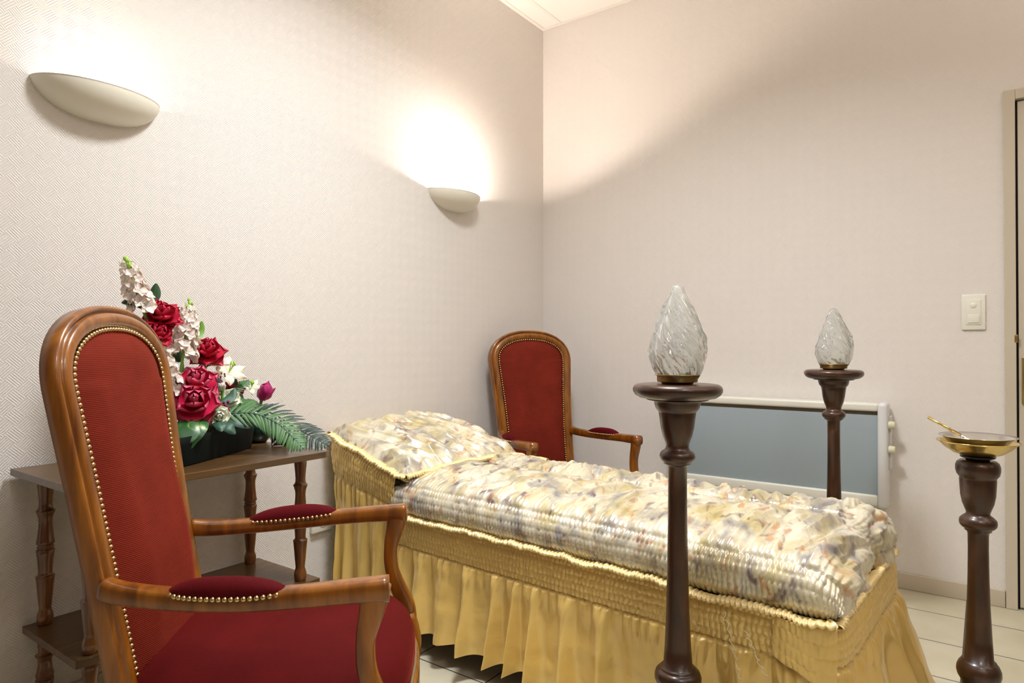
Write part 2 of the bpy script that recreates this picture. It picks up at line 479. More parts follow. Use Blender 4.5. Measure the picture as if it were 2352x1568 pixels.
# ------------------------------------------------------------------ tagging
def tag(o, label=None, cat=None, group=None, kind=None):
    if label: o['label'] = label
    if cat: o['category'] = cat
    if group: o['group'] = group
    if kind: o['kind'] = kind
    return o
def thing(name, label, cat, loc=(0, 0, 0), rz=0, group=None):
    o = bpy.data.objects.new(name, None); COL.objects.link(o)
    o.location = loc; o.rotation_euler = (0, 0, rz); o.empty_display_size = 0.1
    return tag(o, label, cat, group)
def struct(o, label=None): return tag(o, label, kind='structure')
def copy_tree(o, parent=None):
    c = o.copy(); COL.objects.link(c); c.parent = parent
    for ch in list(o.children): copy_tree(ch, c)
    return c

# ================================================================== ROOM
RX, RY = 3.9, -5.2
struct(bx('floor', (-0.1, RX + 0.1, RY - 0.1, 0.1, -0.1, 0), M_floor), 'beige square floor tiles with thin dark joints')
struct(bx('ceiling', (-0.1, RX + 0.1, RY - 0.1, 0.1, CEIL, CEIL + 0.1), M_ceil), 'white panel ceiling over the corner')
struct(bx('wall_left', (-0.1, 0, RY - 0.1, 0.1, -0.1, CEIL + 0.1), M_wall_l), 'cream wall with embossed woven paper and two lamps')
mb = MB(); DX0, DX1, DZ = 2.150, 3.02, 1.945
box(mb, 0, DX0, 0, 0.1, -0.1, CEIL + 0.1); box(mb, DX1, RX, 0, 0.1, -0.1, CEIL + 0.1); box(mb, DX0, DX1, 0, 0.1, DZ, CEIL + 0.1)
struct(mb.build('wall_back', M_wall_b, smooth=False), 'pinkish cream wall behind the heater and switch')
struct(bx('wall_right', (RX, RX + 0.1, RY - 0.1, 0.1, -0.1, CEIL + 0.1), M_wall_p))
struct(bx('wall_front', (0, RX, RY - 0.1, RY, -0.1, CEIL + 0.1), M_wall_p))
struct(bx('baseboard_back', (0.012, 2.118, -0.012, 0, 0, 0.066), M_base, bev=0.003), 'beige baseboard along the wall behind the bed')
struct(bx('baseboard_left', (0, 0.012, RY + 0.001, -0.001, 0, 0.066), M_base, bev=0.003), 'beige baseboard under the side table')
struct(bx('trim_1', (0, 0.022, RY + 0.001, -0.001, CEIL - 0.004, CEIL + 0.002), M_tbar), 'pale rail where the ceiling meets the left wall')
struct(bx('trim_2', (0.022, RX - 0.001, -0.022, -0.001, CEIL - 0.004, CEIL + 0.002), M_tbar), 'pale rail where the ceiling meets the back wall')
k = 3
for x in (0.128, 0.73, 1.33, 1.93, 2.53, 3.13, 3.73):
    struct(bx('trim_%d' % k, (x - 0.010, x + 0.010, RY + 0.01, -0.023, CEIL - 0.003, CEIL + 0.002), M_tbar)); k += 1
for y in (-0.62, -1.22, -1.82, -2.42, -3.02, -3.62, -4.22, -4.82):
    struct(bx('trim_%d' % k, (0.023, RX - 0.01, y - 0.010, y + 0.010, CEIL - 0.0026, CEIL + 0.002), M_tbar)); k += 1

# door in its frame
mb = MB()
box(mb, 2.120, 2.156, -0.014, 0.03, 0, 1.982); box(mb, 3.014, 3.052, -0.014, 0.03, 0, 1.982); box(mb, 2.156, 3.014, -0.014, 0.03, DZ - 0.002, 1.982)
fr = struct(mb.build('trim_40', M_door, smooth=False), 'beige door frame at the right edge'); bevel(fr, 0.003)
dr = struct(bx('door_1', (2.163, 3.007, 0.004, 0.044, 0.008, DZ - 0.008), M_door, bev=0.002), 'beige door beside the light switch')
g = bx('door_gap', (2.1561, 2.1629, 0.012, 0.045, 0, DZ - 0.003), M_gap, dr)
g = bx('latch_plate', (2.150, 2.1605, -0.016, -0.0135, 1.015, 1.045), M_brassd, dr, bev=0.002); g['label'] = 'small brass latch keeper in the door gap'
mb = MB(); box(mb, 2.172, 2.212, -0.004, 0.004, 0.78, 0.96)
hp = mb.build('handle_plate', M_brassd, dr); bevel(hp, 0.003)
mb = MB(); tube(mb, [(2.192, -0.004, 0.90), (2.192, -0.045, 0.90), (2.20, -0.052, 0.90), (2.31, -0.052, 0.895)], 0.009, 10, k=20); mb.build('lever', M_brassd, hp)

# ================================================================== WALL LAMPS
def make_sconce(Y, label, bulb):
    t = thing('wall_lamp', label, 'lamp', (0, Y, 1.725), 0, 'wall lamps')
    a, b, h = 0.166, 0.112, 0.082
    n, m = 40, 18
    out = np.zeros((m, n, 3)); inn = np.zeros((m, n, 3))
    for i in range(m):
        ph = (i / (m - 1)) * PI / 2                 # 0 rim .. bottom
        for j in range(n):
            th = PI * j / (n - 1)
            rr = math.cos(ph) ** 0.8
            out[i, j] = (b * math.sin(th) * rr, -a * math.cos(th) * rr, -h * math.sin(ph) ** 1.15)
            k = 0.945
            inn[i, j] = (b * k * math.sin(th) * rr + 0.0, -a * k * math.cos(th) * rr, -h * 0.92 * math.sin(ph) ** 1.15 + 0.0)
    out[:, 0, 0] = out[:, -1, 0] = 0
    mb = MB(); mb.add(out, grid_faces(m, n)); mb.add(inn, [f[::-1] for f in grid_faces(m, n)])
    o0, i0 = 0, m * n
    mb.f += [(o0 + j, i0 + j, i0 + j + 1, o0 + j + 1) for j in range(n - 1)]
    mb.build('lamp_shade', M_shade, t)
    bx('back_plate', (0.0, 0.010, -0.05, 0.05, -0.055, -0.012), M_white, t, 0.002)
    mb = MB(); tube(mb, [(0.052, -0.045, -0.028), (0.052, 0.045, -0.028)], 0.006, 12); mb.build('bulb', emis('lit_bulb', (1.0, 0.85, 0.75), bulb), t)
    for s in (-1, 1):
        mb = MB(); tube(mb, [(0.008, s * 0.052, -0.032), (0.052, s * 0.052, -0.032), (0.052, s * 0.045, -0.028)], 0.005, 8)
        mb.build('bulb_holder', M_white, t)
    mb = MB(); ico(mb, (0.072, 0.012, -0.058), 0.0045, 2); mb.build('screw', M_castor, t)
    return t
make_sconce(-2.332, 'lit cream half-bowl wall lamp nearest the camera, above the flowers', SCONCE_BULB * 0.08)
make_sconce(-0.795, 'lit cream half-bowl wall lamp near the corner, smaller in view', SCONCE_BULB)

# ================================================================== SWITCH + SOCKET
t = thing('light_switch', 'white plate with round button over square rocker on the wall by the door', 'switch', (2.023, 0, 1.135))
bx('cover_plate', (-0.039, 0.039, -0.009, 0, -0.070, 0.070), M_switch, t, 0.004)
bx('module', (-0.024, 0.024, -0.0115, -0.0085, -0.049, 0.049), M_switch, t, 0.001)
mb = MB(); lathe(mb, [(0.0005, 0.0125), (0.010, 0.0125), (0.011, 0.0115), (0.011, 0.009)], 28)
V = np.vstack(mb.v); V = np.stack([V[:, 0], -V[:, 2], V[:, 1] + 0.026], 1); mb.v = [V]; mb.build('push_button', M_switch, t)
bx('rocker', (-0.018, 0.018, -0.0145, -0.0105, -0.042, -0.010), M_switch, t, 0.0015)
t = thing('wall_socket', 'small white socket low on the wall behind the bed head', 'socket', (0, -1.553, 0.312))
bx('cover_plate', (0, 0.018, -0.05, 0.05, -0.016, 0.06), M_white, t, 0.005)
mb = MB(); lathe(mb, [(0.019, 0.019), (0.017, 0.0165), (0.003, 0.0163)], 24, cap=False)
V = np.vstack(mb.v); mb.v = [np.stack([V[:, 2] + 0.0005, V[:, 0], V[:, 1] + 0.02], 1)]; mb.build('socket_well', M_slot, t)

# ================================================================== HEATER
t = thing('electric_heater', 'white wall heater with grey panel and side knobs', 'heater', (0.79, 0, 0.345))
W_, H_ = 0.912, 0.412
mb = MB()
box(mb, 0.03, W_, -0.105, -0.02, 0.0, 0.045); box(mb, 0.03, W_, -0.105, -0.02, 0.388, H_ + 0.008)
o = mb.build('casing', M_heater, t); bevel(o, 0.008, 3)
bx('back_box', (0.01, W_ + 0.02, -0.05, 0, 0.02, H_ - 0.01), M_heater, t, 0.004)
o = bx('left_cap', (0.0, 0.032, -0.112, -0.015, -0.004, H_ + 0.010), M_cap, t, 0.012, 4)
o = bx('right_cap', (W_ - 0.001, W_ + 0.036, -0.112, -0.015, -0.006, H_ + 0.012), M_cap, t, 0.014, 4)
bx('panel', (0.03, W_, -0.094, -0.06, 0.044, 0.372), M_panel, t, 0.001)
bx('outlet_slot', (0.03, W_, -0.085, -0.06, 0.371, 0.389), M_slot, t)
for z in (0.235, 0.335):
    mb = MB(); lathe(mb, [(0.0005, 0.024), (0.012, 0.024), (0.015, 0.021), (0.0165, 0.002), (0.0165, 0)], 20)
    V = np.vstack(mb.v); mb.v = [np.stack([V[:, 2] + W_ + 0.0365, V[:, 0] - 0.085, V[:, 1] + z], 1)]
    mb.build('knob', M_knob, t)
bx('control_box', (W_ + 0.034, W_ + 0.044, -0.07, -0.02, 0.15, 0.37), M_cap, t, 0.004)

# ================================================================== CONSOLE TABLE
t = thing('side_table', 'brown wooden side table with turned legs and lower shelf against the wall', 'table', (0, -2.2, 0))
TX = 0.455
poly = [(0.016, -0.340), (0.36, -0.340), (TX - 0.025, -0.318), (TX, -0.28), (TX, 0.315), (TX - 0.01, 0.335), (0.016, 0.335)]
mb = MB(); prism(mb, poly, 0.666, 0.684); o = mb.build('table_top', M_table, t, False); bevel(o, 0.0015, 2)
poly = [(0.016, -0.312), (0.352, -0.312), (0.352, 0.374), (0.016, 0.374)]
mb = MB(); prism(mb, poly, 0.250, 0.268); o = mb.build('shelf', M_table, t, False); bevel(o, 0.0015, 2)
def turned(z0, z1):
    H = z1 - z0
    P = [(0.0160, 0), (0.0185, .02), (0.0185, .06), (0.0150, .09), (0.0140, .11), (0.0165, .17), (0.0190, .25), (0.0215, .31), (0.0215, .318), (0.0165, .33), (0.0165, .36),
         (0.0185, .43), (0.0210, .49), (0.0165, .497), (0.0200, .51), (0.0165, .522), (0.0210, .535), (0.0190, .57), (0.0160, .64), (0.0160, .70), (0.0215, .745), (0.0215, .752), (0.0170, .765), (0.0150, .80), (0.0175, .88), (0.0195, .94), (0.0170, .97), (0.0170, 1.0)]
    return [(r, z0 + h * H) for r, h in smooth_prof(P, 2)]
for (x, y) in ((0.045, -0.27), (0.325, -0.27), (0.045, 0.325), (0.318, 0.325)):
    mb = MB(); lathe(mb, turned(0.268, 0.666), 24, x, y); lathe(mb, turned(0, 0.250), 24, x, y); mb.build('leg', M_tleg, t)
mb = MB(); prism(mb, [(0.33, -0.325), (0.36, -0.325), (0.40, -0.3), (0.38, -0.29)], 0.684, 0.6855)

# ================================================================== ARMCHAIRS
def yb(z): return -0.187 * (z - .45) + 0.03 * (z - .45) ** 2 * (1 if z > .45 else 0)
OUT = [(0.0, .197), (0.3, .197), (0.45, .199), (0.6, .204), (0.75, .213), (0.87, .224), (0.93, .229)]
def wout(z): return float(np.interp(z, [a for a, b in OUT], [b for a, b in OUT]))
ARZ, ARH, ARN = 0.93, 0.152, 2.25
def arch_path(off, zlow, n_side=26, n_arch=44):
    """outline of the back, offset inward by off, from the left foot over the arch to the right one"""
    P = []
    for z in np.linspace(zlow, ARZ, n_side)[:-1]: P.append((-(wout(z) - off), z))
    a, b = wout(ARZ) - off, ARH - off
    for i in range(n_arch + 1):
        t = PI - PI * i / n_arch; c, s = math.cos(t), math.sin(t)
        P.append((a * math.copysign(abs(c) ** (2 / ARN), c), ARZ + b * abs(s) ** (2 / ARN)))
    # even out the spacing so the sweep stays smooth
    for z in np.linspace(ARZ, zlow, n_side)[1:]: P.append(((wout(z) - off), z))
    P = np.array(P); d = np.r_[0, np.cumsum(np.linalg.norm(np.diff(P, axis=0), axis=1))]
    s = np.linspace(0, d[-1], 150)
    x = np.interp(s, d, P[:, 0]); z = np.interp(s, d, P[:, 1])
    return np.stack([x, [yb(q) for q in z], z], 1), d[-1]
BACKN = np.array([0, 1.0, 0.187]); BACKN /= np.linalg.norm(BACKN)   # forward normal of the back
def make_chair(label):
    t = thing('armchair', label, 'chair', (0, 0, 0), 0, 'matching armchairs')
    # back frame
    P, _ = arch_path(0.024, 0.26)
    sect = [(-.023, -.016), (-.010, -.020), (.012, -.020), (.021, -.012), (.024, .000), (.021, .012), (.013, .019), (.003, .021), (-.005, .0185), (-.0075, .015), (-.0095, .0075), (-.0115, .0075), (-.0135, .0140), (-.018, .015), (-.0225, .011), (-.024, .004)]
    mb = MB(); sweep(mb, P, [(-x, y) for x, y in sect], up=BACKN)
    mb.build('back_frame', M_chair, t)
    # upholstered back
    nz, nx = 60, 41
    Q = np.zeros((nz, nx, 3)); off = 0.046
    ztop = ARZ + ARH - off
    for i in range(nz):
        f = i / (nz - 1); z = 0.34 + (ztop - 0.34) * (1 - (1 - f) ** 1.6)
        if z <= ARZ: hw = wout(z) - off
        else: hw = (wout(ARZ) - off) * max(0, 1 - ((z - ARZ) / (ARH - off)) ** ARN) ** (1 / ARN)
        for j in range(nx):
            a = -1 + 2 * j / (nx - 1); a = math.copysign(1 - (1 - abs(a)) ** 1.3, a); x = hw * a
            if z <= ARZ: ds = hw - abs(x)
            else: ds = min(hw - abs(x), (ztop - z) * 1.0, max(0, (1 - ((abs(x) / (wout(ARZ) - off)) ** ARN + ((z - ARZ) / (ARH - off)) ** ARN) ** (1 / ARN)) * 0.12))
            k = min(1, max(0, ds) / 0.075); k = math.sin(k * PI / 2) ** 0.8
            bulge = 0.004 + (0.026 + 0.018 * math.exp(-((z - .58) / .16) ** 2)) * k
            Q[i, j] = np.array([x, yb(z), z]) + BACKN * bulge
    mb = MB(); mb.add(Q, grid_faces(nz, nx)); mb.build('backrest', M_red, t)
    # plain back panel behind
    Q2 = Q.copy()
    for i in range(nz):
        for j in range(nx):
            z = Q[i, j, 2] - BACKN[2] * 0.01; Q2[i, j] = (Q[i, j, 0], yb(Q[i, j, 2]) - 0.014, Q[i, j, 2])
    mb = MB(); mb.add(Q2, [f[::-1] for f in grid_faces(nz, nx)]); mb.build('back_lining', M_redseat, t)
    # seat
    def outline(th):
        c, s = math.cos(th), math.sin(th)
        e = 2 / 4.2
        a = math.copysign(abs(c) ** e, c); b = math.copysign(abs(s) ** e, s)
        y = 0.235 + 0.255 * b; hw = 0.205 + 0.058 * (y + 0.02) / 0.5
        return a * hw, y + (0.028 * (1 - a * a) if b > 0 else 0)
    n = 72; O = [outline(2 * PI * i / n) for i in range(n)]
    rings = [(0.02, .443), (.2, .442), (.4, .439), (.58, .434), (.72, .427), (.83, .416), (.91, .402), (.965, .384), (.995, .362), (1.0, .345), (.99, .330)]
    V = [(x * s, 0.235 + (y - 0.235) * s, z) for s, z in rings for x, y in O]
    mb = MB(); V.append((0, .235, .4432)); mb.add(V, grid_faces(len(rings), n, False, True) + [(len(V) - 1, j, (j + 1) % n) for j in range(n)]); mb.build('seat', M_redseat, t)
    path = [(x * 1.0, 0.235 + (y - .235) * 1.0, .328) for x, y in O]
    mb = MB(); sweep(mb, path, circ(8, .004), closed=True); mb.build('seat_braid', M_gimp, t)
    # seat rails
    path = [(x * .975, 0.235 + (y - .235) * .985, .288) for x, y in O]
    mb = MB(); sweep(mb, path, circ(16, .014, .038, .5), closed=True)
    mb.build('seat_frame', M_chair, t)
    # arms
    for s in (-1, 1):
        pts = [(s * .196, yb(.578) + .012, .577), (s * .208, .03, .571), (s * .232, .12, .568), (s * .255, .23, .570), (s * .264, .33, .576), (s * .262, .42, .581), (s * .260, .485, .583)]
        k = 44; C_ = crom(pts, k)
        rad = [(.0165 + .003 * math.sin(PI * i / (k - 1)) + .003 * (i / (k - 1)) ** 3, .0195 - .003 * math.sin(PI * i / (k - 1)) + 0.002 * (i / (k - 1))) for i in range(k)]
        mb = MB(); sweep(mb, C_, circ(18, 1, 1, .62), rad=rad)
        arm = mb.build('armrest', M_chair, t)
        # arm pad
        y0, y1 = .105, .318; mp = 26; Vp = []; nn = 20; ring = []
        for i in range(mp):
            f = i / (mp - 1); y = y0 + (y1 - y0) * f
            q = C_[np.abs(C_[:, 1] - y).argmin()]
            cx = float(np.interp(y, C_[:, 1], C_[:, 0])); cz = float(np.interp(y, C_[:, 1], C_[:, 2])) + .0105
            ww = max(.0008, .0245 * (1 - abs(2 * f - 1) ** 3.0) ** .5); hh = .0285 * max(0, 1 - abs(2 * f - 1) ** 2.4) ** .75
            for j in range(nn):
                a = PI * j / (nn - 1)
                Vp.append((cx + ww * math.cos(a) * (1.0), y, cz + .001 + hh * math.sin(a) ** .75))
            ring.append((cx, y, cz, ww))
        mb = MB(); mb.add(Vp, grid_faces(mp, nn))
        pad = mb.build('arm_pad', M_redpad, t)
        # nails round the pad
        R_ = [(cx + ww, y, cz) for cx, y, cz, ww in ring] + [(cx - ww, y, cz) for cx, y, cz, ww in ring[::-1]]
        R_ = np.array(R_ + R_[:1]); d = np.r_[0, np.cumsum(np.linalg.norm(np.diff(R_, axis=0), axis=1))]
        nn_ = int(d[-1] / .0105)
        t['n_%s' % ('r' if s > 0 else 'l')] = 0
        padnails[s] = [tuple(np.interp(q, d, R_[:, c]) for c in range(3)) for q in np.linspace(0, d[-1], nn_, endpoint=False)]
        # arm support
        pts = [(s * .260, .462, .590), (s * .260, .457, .55), (s * .259, .446, .50), (s * .259, .447, .45), (s * .261, .462, .40), (s * .263, .484, .345), (s * .263, .488, .29)]
        k = 30; C2 = crom(pts, k)
        wd = np.interp(np.linspace(0, 1, k), [0, .12, .35, .55, .8, 1], [.027, .024, .0165, .0165, .022, .024])
        mb = MB(); sweep(mb, C2, circ(18, 1, 1, .6), up=(1, 0, 0), rad=[(a, .0175) for a in wd])
        mb.build('arm_support', M_chair, t)
        # front leg
        pts = [(s * .258, .478, .33), (s * .264, .492, .26), (s * .262, .487, .17), (s * .257, .476, .08), (s * .262, .486, .02), (s * .264, .49, 0)]
        mb = MB(); sweep(mb, crom(pts, 26), circ(14, 1, 1, .7), up=(1, 0, 0), rad=[(a, a) for a in np.interp(np.linspace(0, 1, 26), [0, .2, .5, .8, 1], [.028, .030, .021, .016, .021])])
        mb.build('leg', M_chair, t)
        pts = [(s * .178, yb(.30), .31), (s * .178, yb(.25) - .0, .22), (s * .182, -.03, .11), (s * .186, -.09, 0)]
        mb = MB(); sweep(mb, crom(pts, 20), circ(14, 1, 1, .55), up=(1, 0, 0), rad=[(a, a) for a in np.linspace(.022, .017, 20)])
        mb.build('leg', M_chair, t)
    return t
padnails = {}
def nail_mesh(r=.0047):
    mb = MB(); ico(mb, (0, 0, 0), r, 2)
    me = bpy.data.meshes.new('nail_head'); me.from_pydata(np.vstack(mb.v).tolist(), [], mb.f)
    me.materials.append(M_nail); me.polygons.foreach_set('use_smooth', [True] * len(me.polygons)); return me
def back_nails():
    P, L = arch_path(0.0495, 0.335)
    d = np.r_[0, np.cumsum(np.linalg.norm(np.diff(P, axis=0), axis=1))]
    n = int(d[-1] / .0108)
    return [tuple(np.array([np.interp(q, d, P[:, c]) for c in range(3)]) + BACKN * .0135) for q in np.linspace(0, d[-1], n)]
chair = make_chair('large red armchair in the foreground, left of the bed, seen from its side')
nails = back_nails()
right_side = nails[::-1]
far = copy_tree(chair)
tag(far, 'distant red armchair with arched back facing us from the corner beyond the bed', 'chair', 'matching armchairs')
# far chair: nails as one trim
for grp in (nails, padnails[1], padnails[-1]):
    mb = MB()
    for q in grp: ico(mb, q, .0047, 1)
    mb.build('nail_trim', M_nail, far)
# near chair: the hundred largest as parts
NM = nail_mesh()
big = [q for q in padnails[1]] + [q for q in padnails[-1] if True][:len(padnails[-1])]
order = padnails[1] + right_side
near100 = order[:100]; rest = order[100:] + padnails[-1]
for q in near100:
    o = bpy.data.objects.new('nail_head', NM); COL.objects.link(o); o.parent = chair; o.location = q
mb = MB()
for q in rest: ico(mb, q, .0047, 2)
tag(mb.build('nail_heads', M_nail, chair), kind='stuff')
chair.location = (0.6908, -2.4852, 0); chair.rotation_euler = (0, 0, R(-48.19))
far.location = (0.262, -0.448, 0); far.rotation_euler = (0, 0, R(-119.6))
for c in (chair, far):
    for k_ in ('n_r', 'n_l'):
        if k_ in c: del c[k_]

# ================================================================== CANDLE STANDS
def zf(y): return 1 - (y - 795.6) * .000967
def make_stand(label):
    t = thing('candle_stand', label, 'candle stand', (0, 0, 0), 0, 'candle stands at the foot of the bed')
    K = .000967
    prof = [(70, 917), (52.5, 917.5), (52, 926), (49, 936), (43, 944), (41.5, 946), (42, 948), (40, 960), (37.5, 980), (33, 1000), (28.5, 1012), (26, 1019), (25.5, 1026), (29, 1032), (35, 1035.5),
            (38.5, 1040), (40, 1046), (39.5, 1051), (36, 1057), (31.5, 1060), (31.5, 1063.5), (26, 1065.5), (21.8, 1070), (21.3, 1120), (21.8, 1200), (23.2, 1290), (25.6, 1390), (29.5, 1480), (32.5, 1524),
            (38, 1526), (40.5, 1529), (41, 1532), (44, 1532.5), (49.5, 1538), (52.5, 1547), (52, 1556), (47, 1566), (41, 1572)]
    P = [(a * K, zf(b)) for a, b in prof]
    P += [(.034, .235), (.036, .215), (.05, .185), (.062, .15), (.060, .115), (.045, .085), (.036, .07), (.045, .062), (.085, .05), (.118, .035), (.125, .018), (.122, .0)]
    mb = MB(); lathe(mb, P, 56); mb.build('pedestal', M_stand, t)
    d = [(0.001, zf(881)), (.080, zf(881)), (.088, zf(882)), (.0945, zf(886)), (.0972, zf(892)), (.0965, zf(899)), (.092, zf(906)), (.083, zf(912)), (.066, zf(915.5)), (.064, zf(918)), (0.001, zf(918))]
    mb = MB(); lathe(mb, d, 64); mb.build('top_disc', M_stand, t)
    z0 = zf(881)
    cup = [(.034, z0 + .0005), (.036, z0 + .004), (.043, z0 + .0045), (.044, z0 + .006), (.0445, z0 + .018), (.0485, z0 + .0195), (.0485, z0 + .021), (.043, z0 + .020), (.0425, z0 + .007), (.001, z0 + .007)]
    mb = MB(); lathe(mb, cup, 48, cap=False); mb.build('brass_cup', M_brassd, t)
    # twisted glass flame: thin shell with spiral ridges
    n, m = 110, 100
    zz0, hgt = z0 + .0075, .212
    prof = [(0, .040), (.06, .047), (.14, .055), (.26, .0605), (.36, .060), (.5, .053), (.62, .044), (.74, .033), (.84, .024), (.91, .0165), (.96, .0125), (.985, .009), (1, .002)]
    f = np.linspace(0, 1, m)[:, None]; th = np.linspace(0, 2 * PI, n, endpoint=False)[None, :]
    rr = np.interp(f.ravel(), [a for a, b in prof], [b for a, b in prof])[:, None]
    tw = th + 2.6 * f ** 1.2
    big_ = np.sin(5 * tw + 1.4 * np.sin(7 * f)) 
    seamed = vnoise(tw * 14 / (2 * PI) * 2 + 5 * f, f * 9, 3)
    lobes = np.maximum(0, np.sin(tw * 3 - 11 * f)) ** .6
    env = np.sin(PI * np.clip(f, 0, 1)) ** .4
    r = rr * (1 + env * (.06 * big_ + .10 * lobes - .05)) + env * .0020 * np.sin(23 * tw + 3 * seamed + 9 * f) + env * .0036 * seamed
    lean = .004 * np.sin(f * 3)
    def shell(r):
        P = np.zeros((m, n, 3)); P[:, :, 0] = r * np.cos(th) + lean; P[:, :, 1] = r * np.sin(th); P[:, :, 2] = zz0 + hgt * f; return P
    po = shell(r); pi_ = shell(np.maximum(r * .0 + rr * .93 - .0022, .0005)); pi_[:, :, 2] = zz0 + .003 + (pi_[:, :, 2] - zz0) * .965
    mb = MB(); F = grid_faces(m, n, False, True)
    mb.add(po, [q[::-1] for q in F] + [tuple((m - 1) * n + j for j in range(n))])
    mb.add(pi_, F + [tuple((m - 1) * n + j for j in range(n - 1, -1, -1))])
    mb.f += [(j, (j + 1) % n, m * n + (j + 1) % n, m * n + j) for j in range(n)]
    mb.build('glass_flame', M_flame, t)
    mb = MB(); tube(mb, [(0, 0, z0 + .007), (0, 0, z0 + .03)], .011, 14); tube(mb, [(.02, -.02, z0 + .01), (.028, -.01, z0 + .02), (.034, .004, z0 + .034)], [.004, .006, .002], 8, up=(1, 0, 0), k=10)
    mb.build('lamp_holder', M_black, t)
    return t
st = make_stand('dark turned candle stand with clear glass flame standing in front of the bed')
st.location = (1.507, -1.757, 0)
st2 = copy_tree(st)
tag(st2, 'dark turned candle stand with glass flame behind the bed, before the heater', 'candle stand', 'candle stands at the foot of the bed')
st2.location = (1.621, -.583, 0); st2.rotation_euler = (0, 0, 1.1)

# holy water stand
def zb(y): return 1 - (y - 795.6 + 1.0) * .001034
K = .000837
t = thing('bowl_stand', 'dark turned wooden pedestal carrying a bowl, at the right edge', 'stand', (2.045, -1.242, 0))
prof = [(20, 1056), (44, 1056), (50, 1060), (53.5, 1068), (53.5, 1078), (51, 1087), (45, 1094), (43.5, 1096), (44.5, 1099), (43.5, 1115), (42, 1135), (38, 1153), (32, 1166), (28.5, 1174), (29, 1179), (37, 1184),
        (44, 1190), (45.5, 1197), (44, 1204), (39, 1209), (33, 1212), (32, 1216), (27, 1218), (25, 1224), (24.6, 1260), (25.6, 1320), (28, 1390), (32, 1460), (35.5, 1512), (42, 1513), (44, 1517), (48, 1520),
        (53, 1530), (54, 1540), (51, 1550), (44, 1560), (41, 1566), (46, 1590), (56, 1620), (58, 1650), (48, 1680), (40, 1700)]
P = [(a * K, zb(b)) for a, b in prof] + [(.05, .055), (.10, .04), (.118, .02), (.115, 0)]
mb = MB(); lathe(mb, P, 56); mb.build('pedestal', M_stand, t)
mb = MB(); lathe(mb, [(.024, zb(1056)), (.024, zb(1052)), (.034, zb(1049)), (.036, zb(1046)), (.02, zb(1045))], 40); mb.build('collar', M_black, t)
t = thing('brass_bowl', 'shallow polished brass bowl resting on the pedestal at the right edge', 'bowl', (2.045, -1.242, zb(1048)))
g = [(.001, .0085), (.030, .0088), (.050, .014), (.066, .023), (.0775, .0325), (.083, .0345), (.083, .0358), (.077, .0345), (.065, .0255), (.049, .0165), (.03, .011), (.001, .0105)]
mb = MB(); lathe(mb, [(r_, z_ * 1.28 - .008) for r_, z_ in g], 64, cap=False); mb.build('bowl_body', M_brass, t)
t = thing('steel_dish', 'shallow silver dish lying in the brass bowl', 'dish', (2.045, -1.242, zb(1048) + .0))
g = [(.001, .013), (.040, .0135), (.056, .022), (.070, .037), (.0785, .0405), (.0785, .0418), (.069, .0385), (.055, .0235), (.039, .015), (.001, .0145)]
mb = MB(); lathe(mb, [(r_, z_ + .009) for r_, z_ in g], 64, cap=False); mb.build('dish_body', M_silver, t)
t = thing('brass_sprinkler', 'slim gold stick leaning out of the silver dish', 'stick', (2.045, -1.242, zb(1048)))
mb = MB(); tube(mb, [(-.099, -.006, .0885), (-.032, -.012, .0500)], .0034, 12); mb.build('handle', M_brass, t)
mb = MB(); tube(mb, [(-.032, -.012, .0500), (-.018, -.013, .038), (-.005, -.013, .030)], [.004, .006, .005], 10, k=8); mb.build('sprinkler_head', M_silver, t)

# ================================================================== BED
BA = R(-3.6); BO = (0.03, -1.535)
bed = thing('viewing_bed', 'low bed platform hidden under the gold and cream covers', 'bed', (*BO, 0), BA)
BL, BW = 1.775, .62
bx('platform', (.03, BL - .03, .03, BW - .03, .14, .42), M_castor, bed, .01)
bx('head_wedge', (.04, .40, .04, BW - .04, .421, .53), M_white, bed, .01)
for x in (.12, BL - .12):
    for y in (.1, BW - .1):
        mb = MB(); tube(mb, [(x, y, .14), (x, y, .0)], .016, 12); mb.build('leg', M_castor, bed)

def smock(s, tt, rows, ribw, seed):
    """pleated ribs between stitched rows; tt in 0..1 across the band"""
    r = np.clip(tt * rows, 0, rows - 1e-6); row = np.floor(r); f = r - row
    ph = s / ribw + .35 * vnoise(s / .05, row * 3.7, seed) + .5 * np.sin(row * 2.3) + .25 * vnoise(s / .02, tt * rows, seed + 5)
    rib = np.abs(np.sin(PI * ph)) ** .75
    env = np.sin(PI * f) ** .28
    amp = .75 + .35 * vnoise(s / .012, row * 9.1 + .5, seed + 9)
    return env * (rib * amp) * .92

def resample(pts, step):
    P = crom(pts, 400); d = np.r_[0, np.cumsum(np.linalg.norm(np.diff(P, axis=0), axis=1))]
    n = int(d[-1] / step) + 1; s = np.linspace(0, d[-1], n)
    return np.stack([np.interp(s, d, P[:, c]) for c in range(P.shape[1])], 1), s

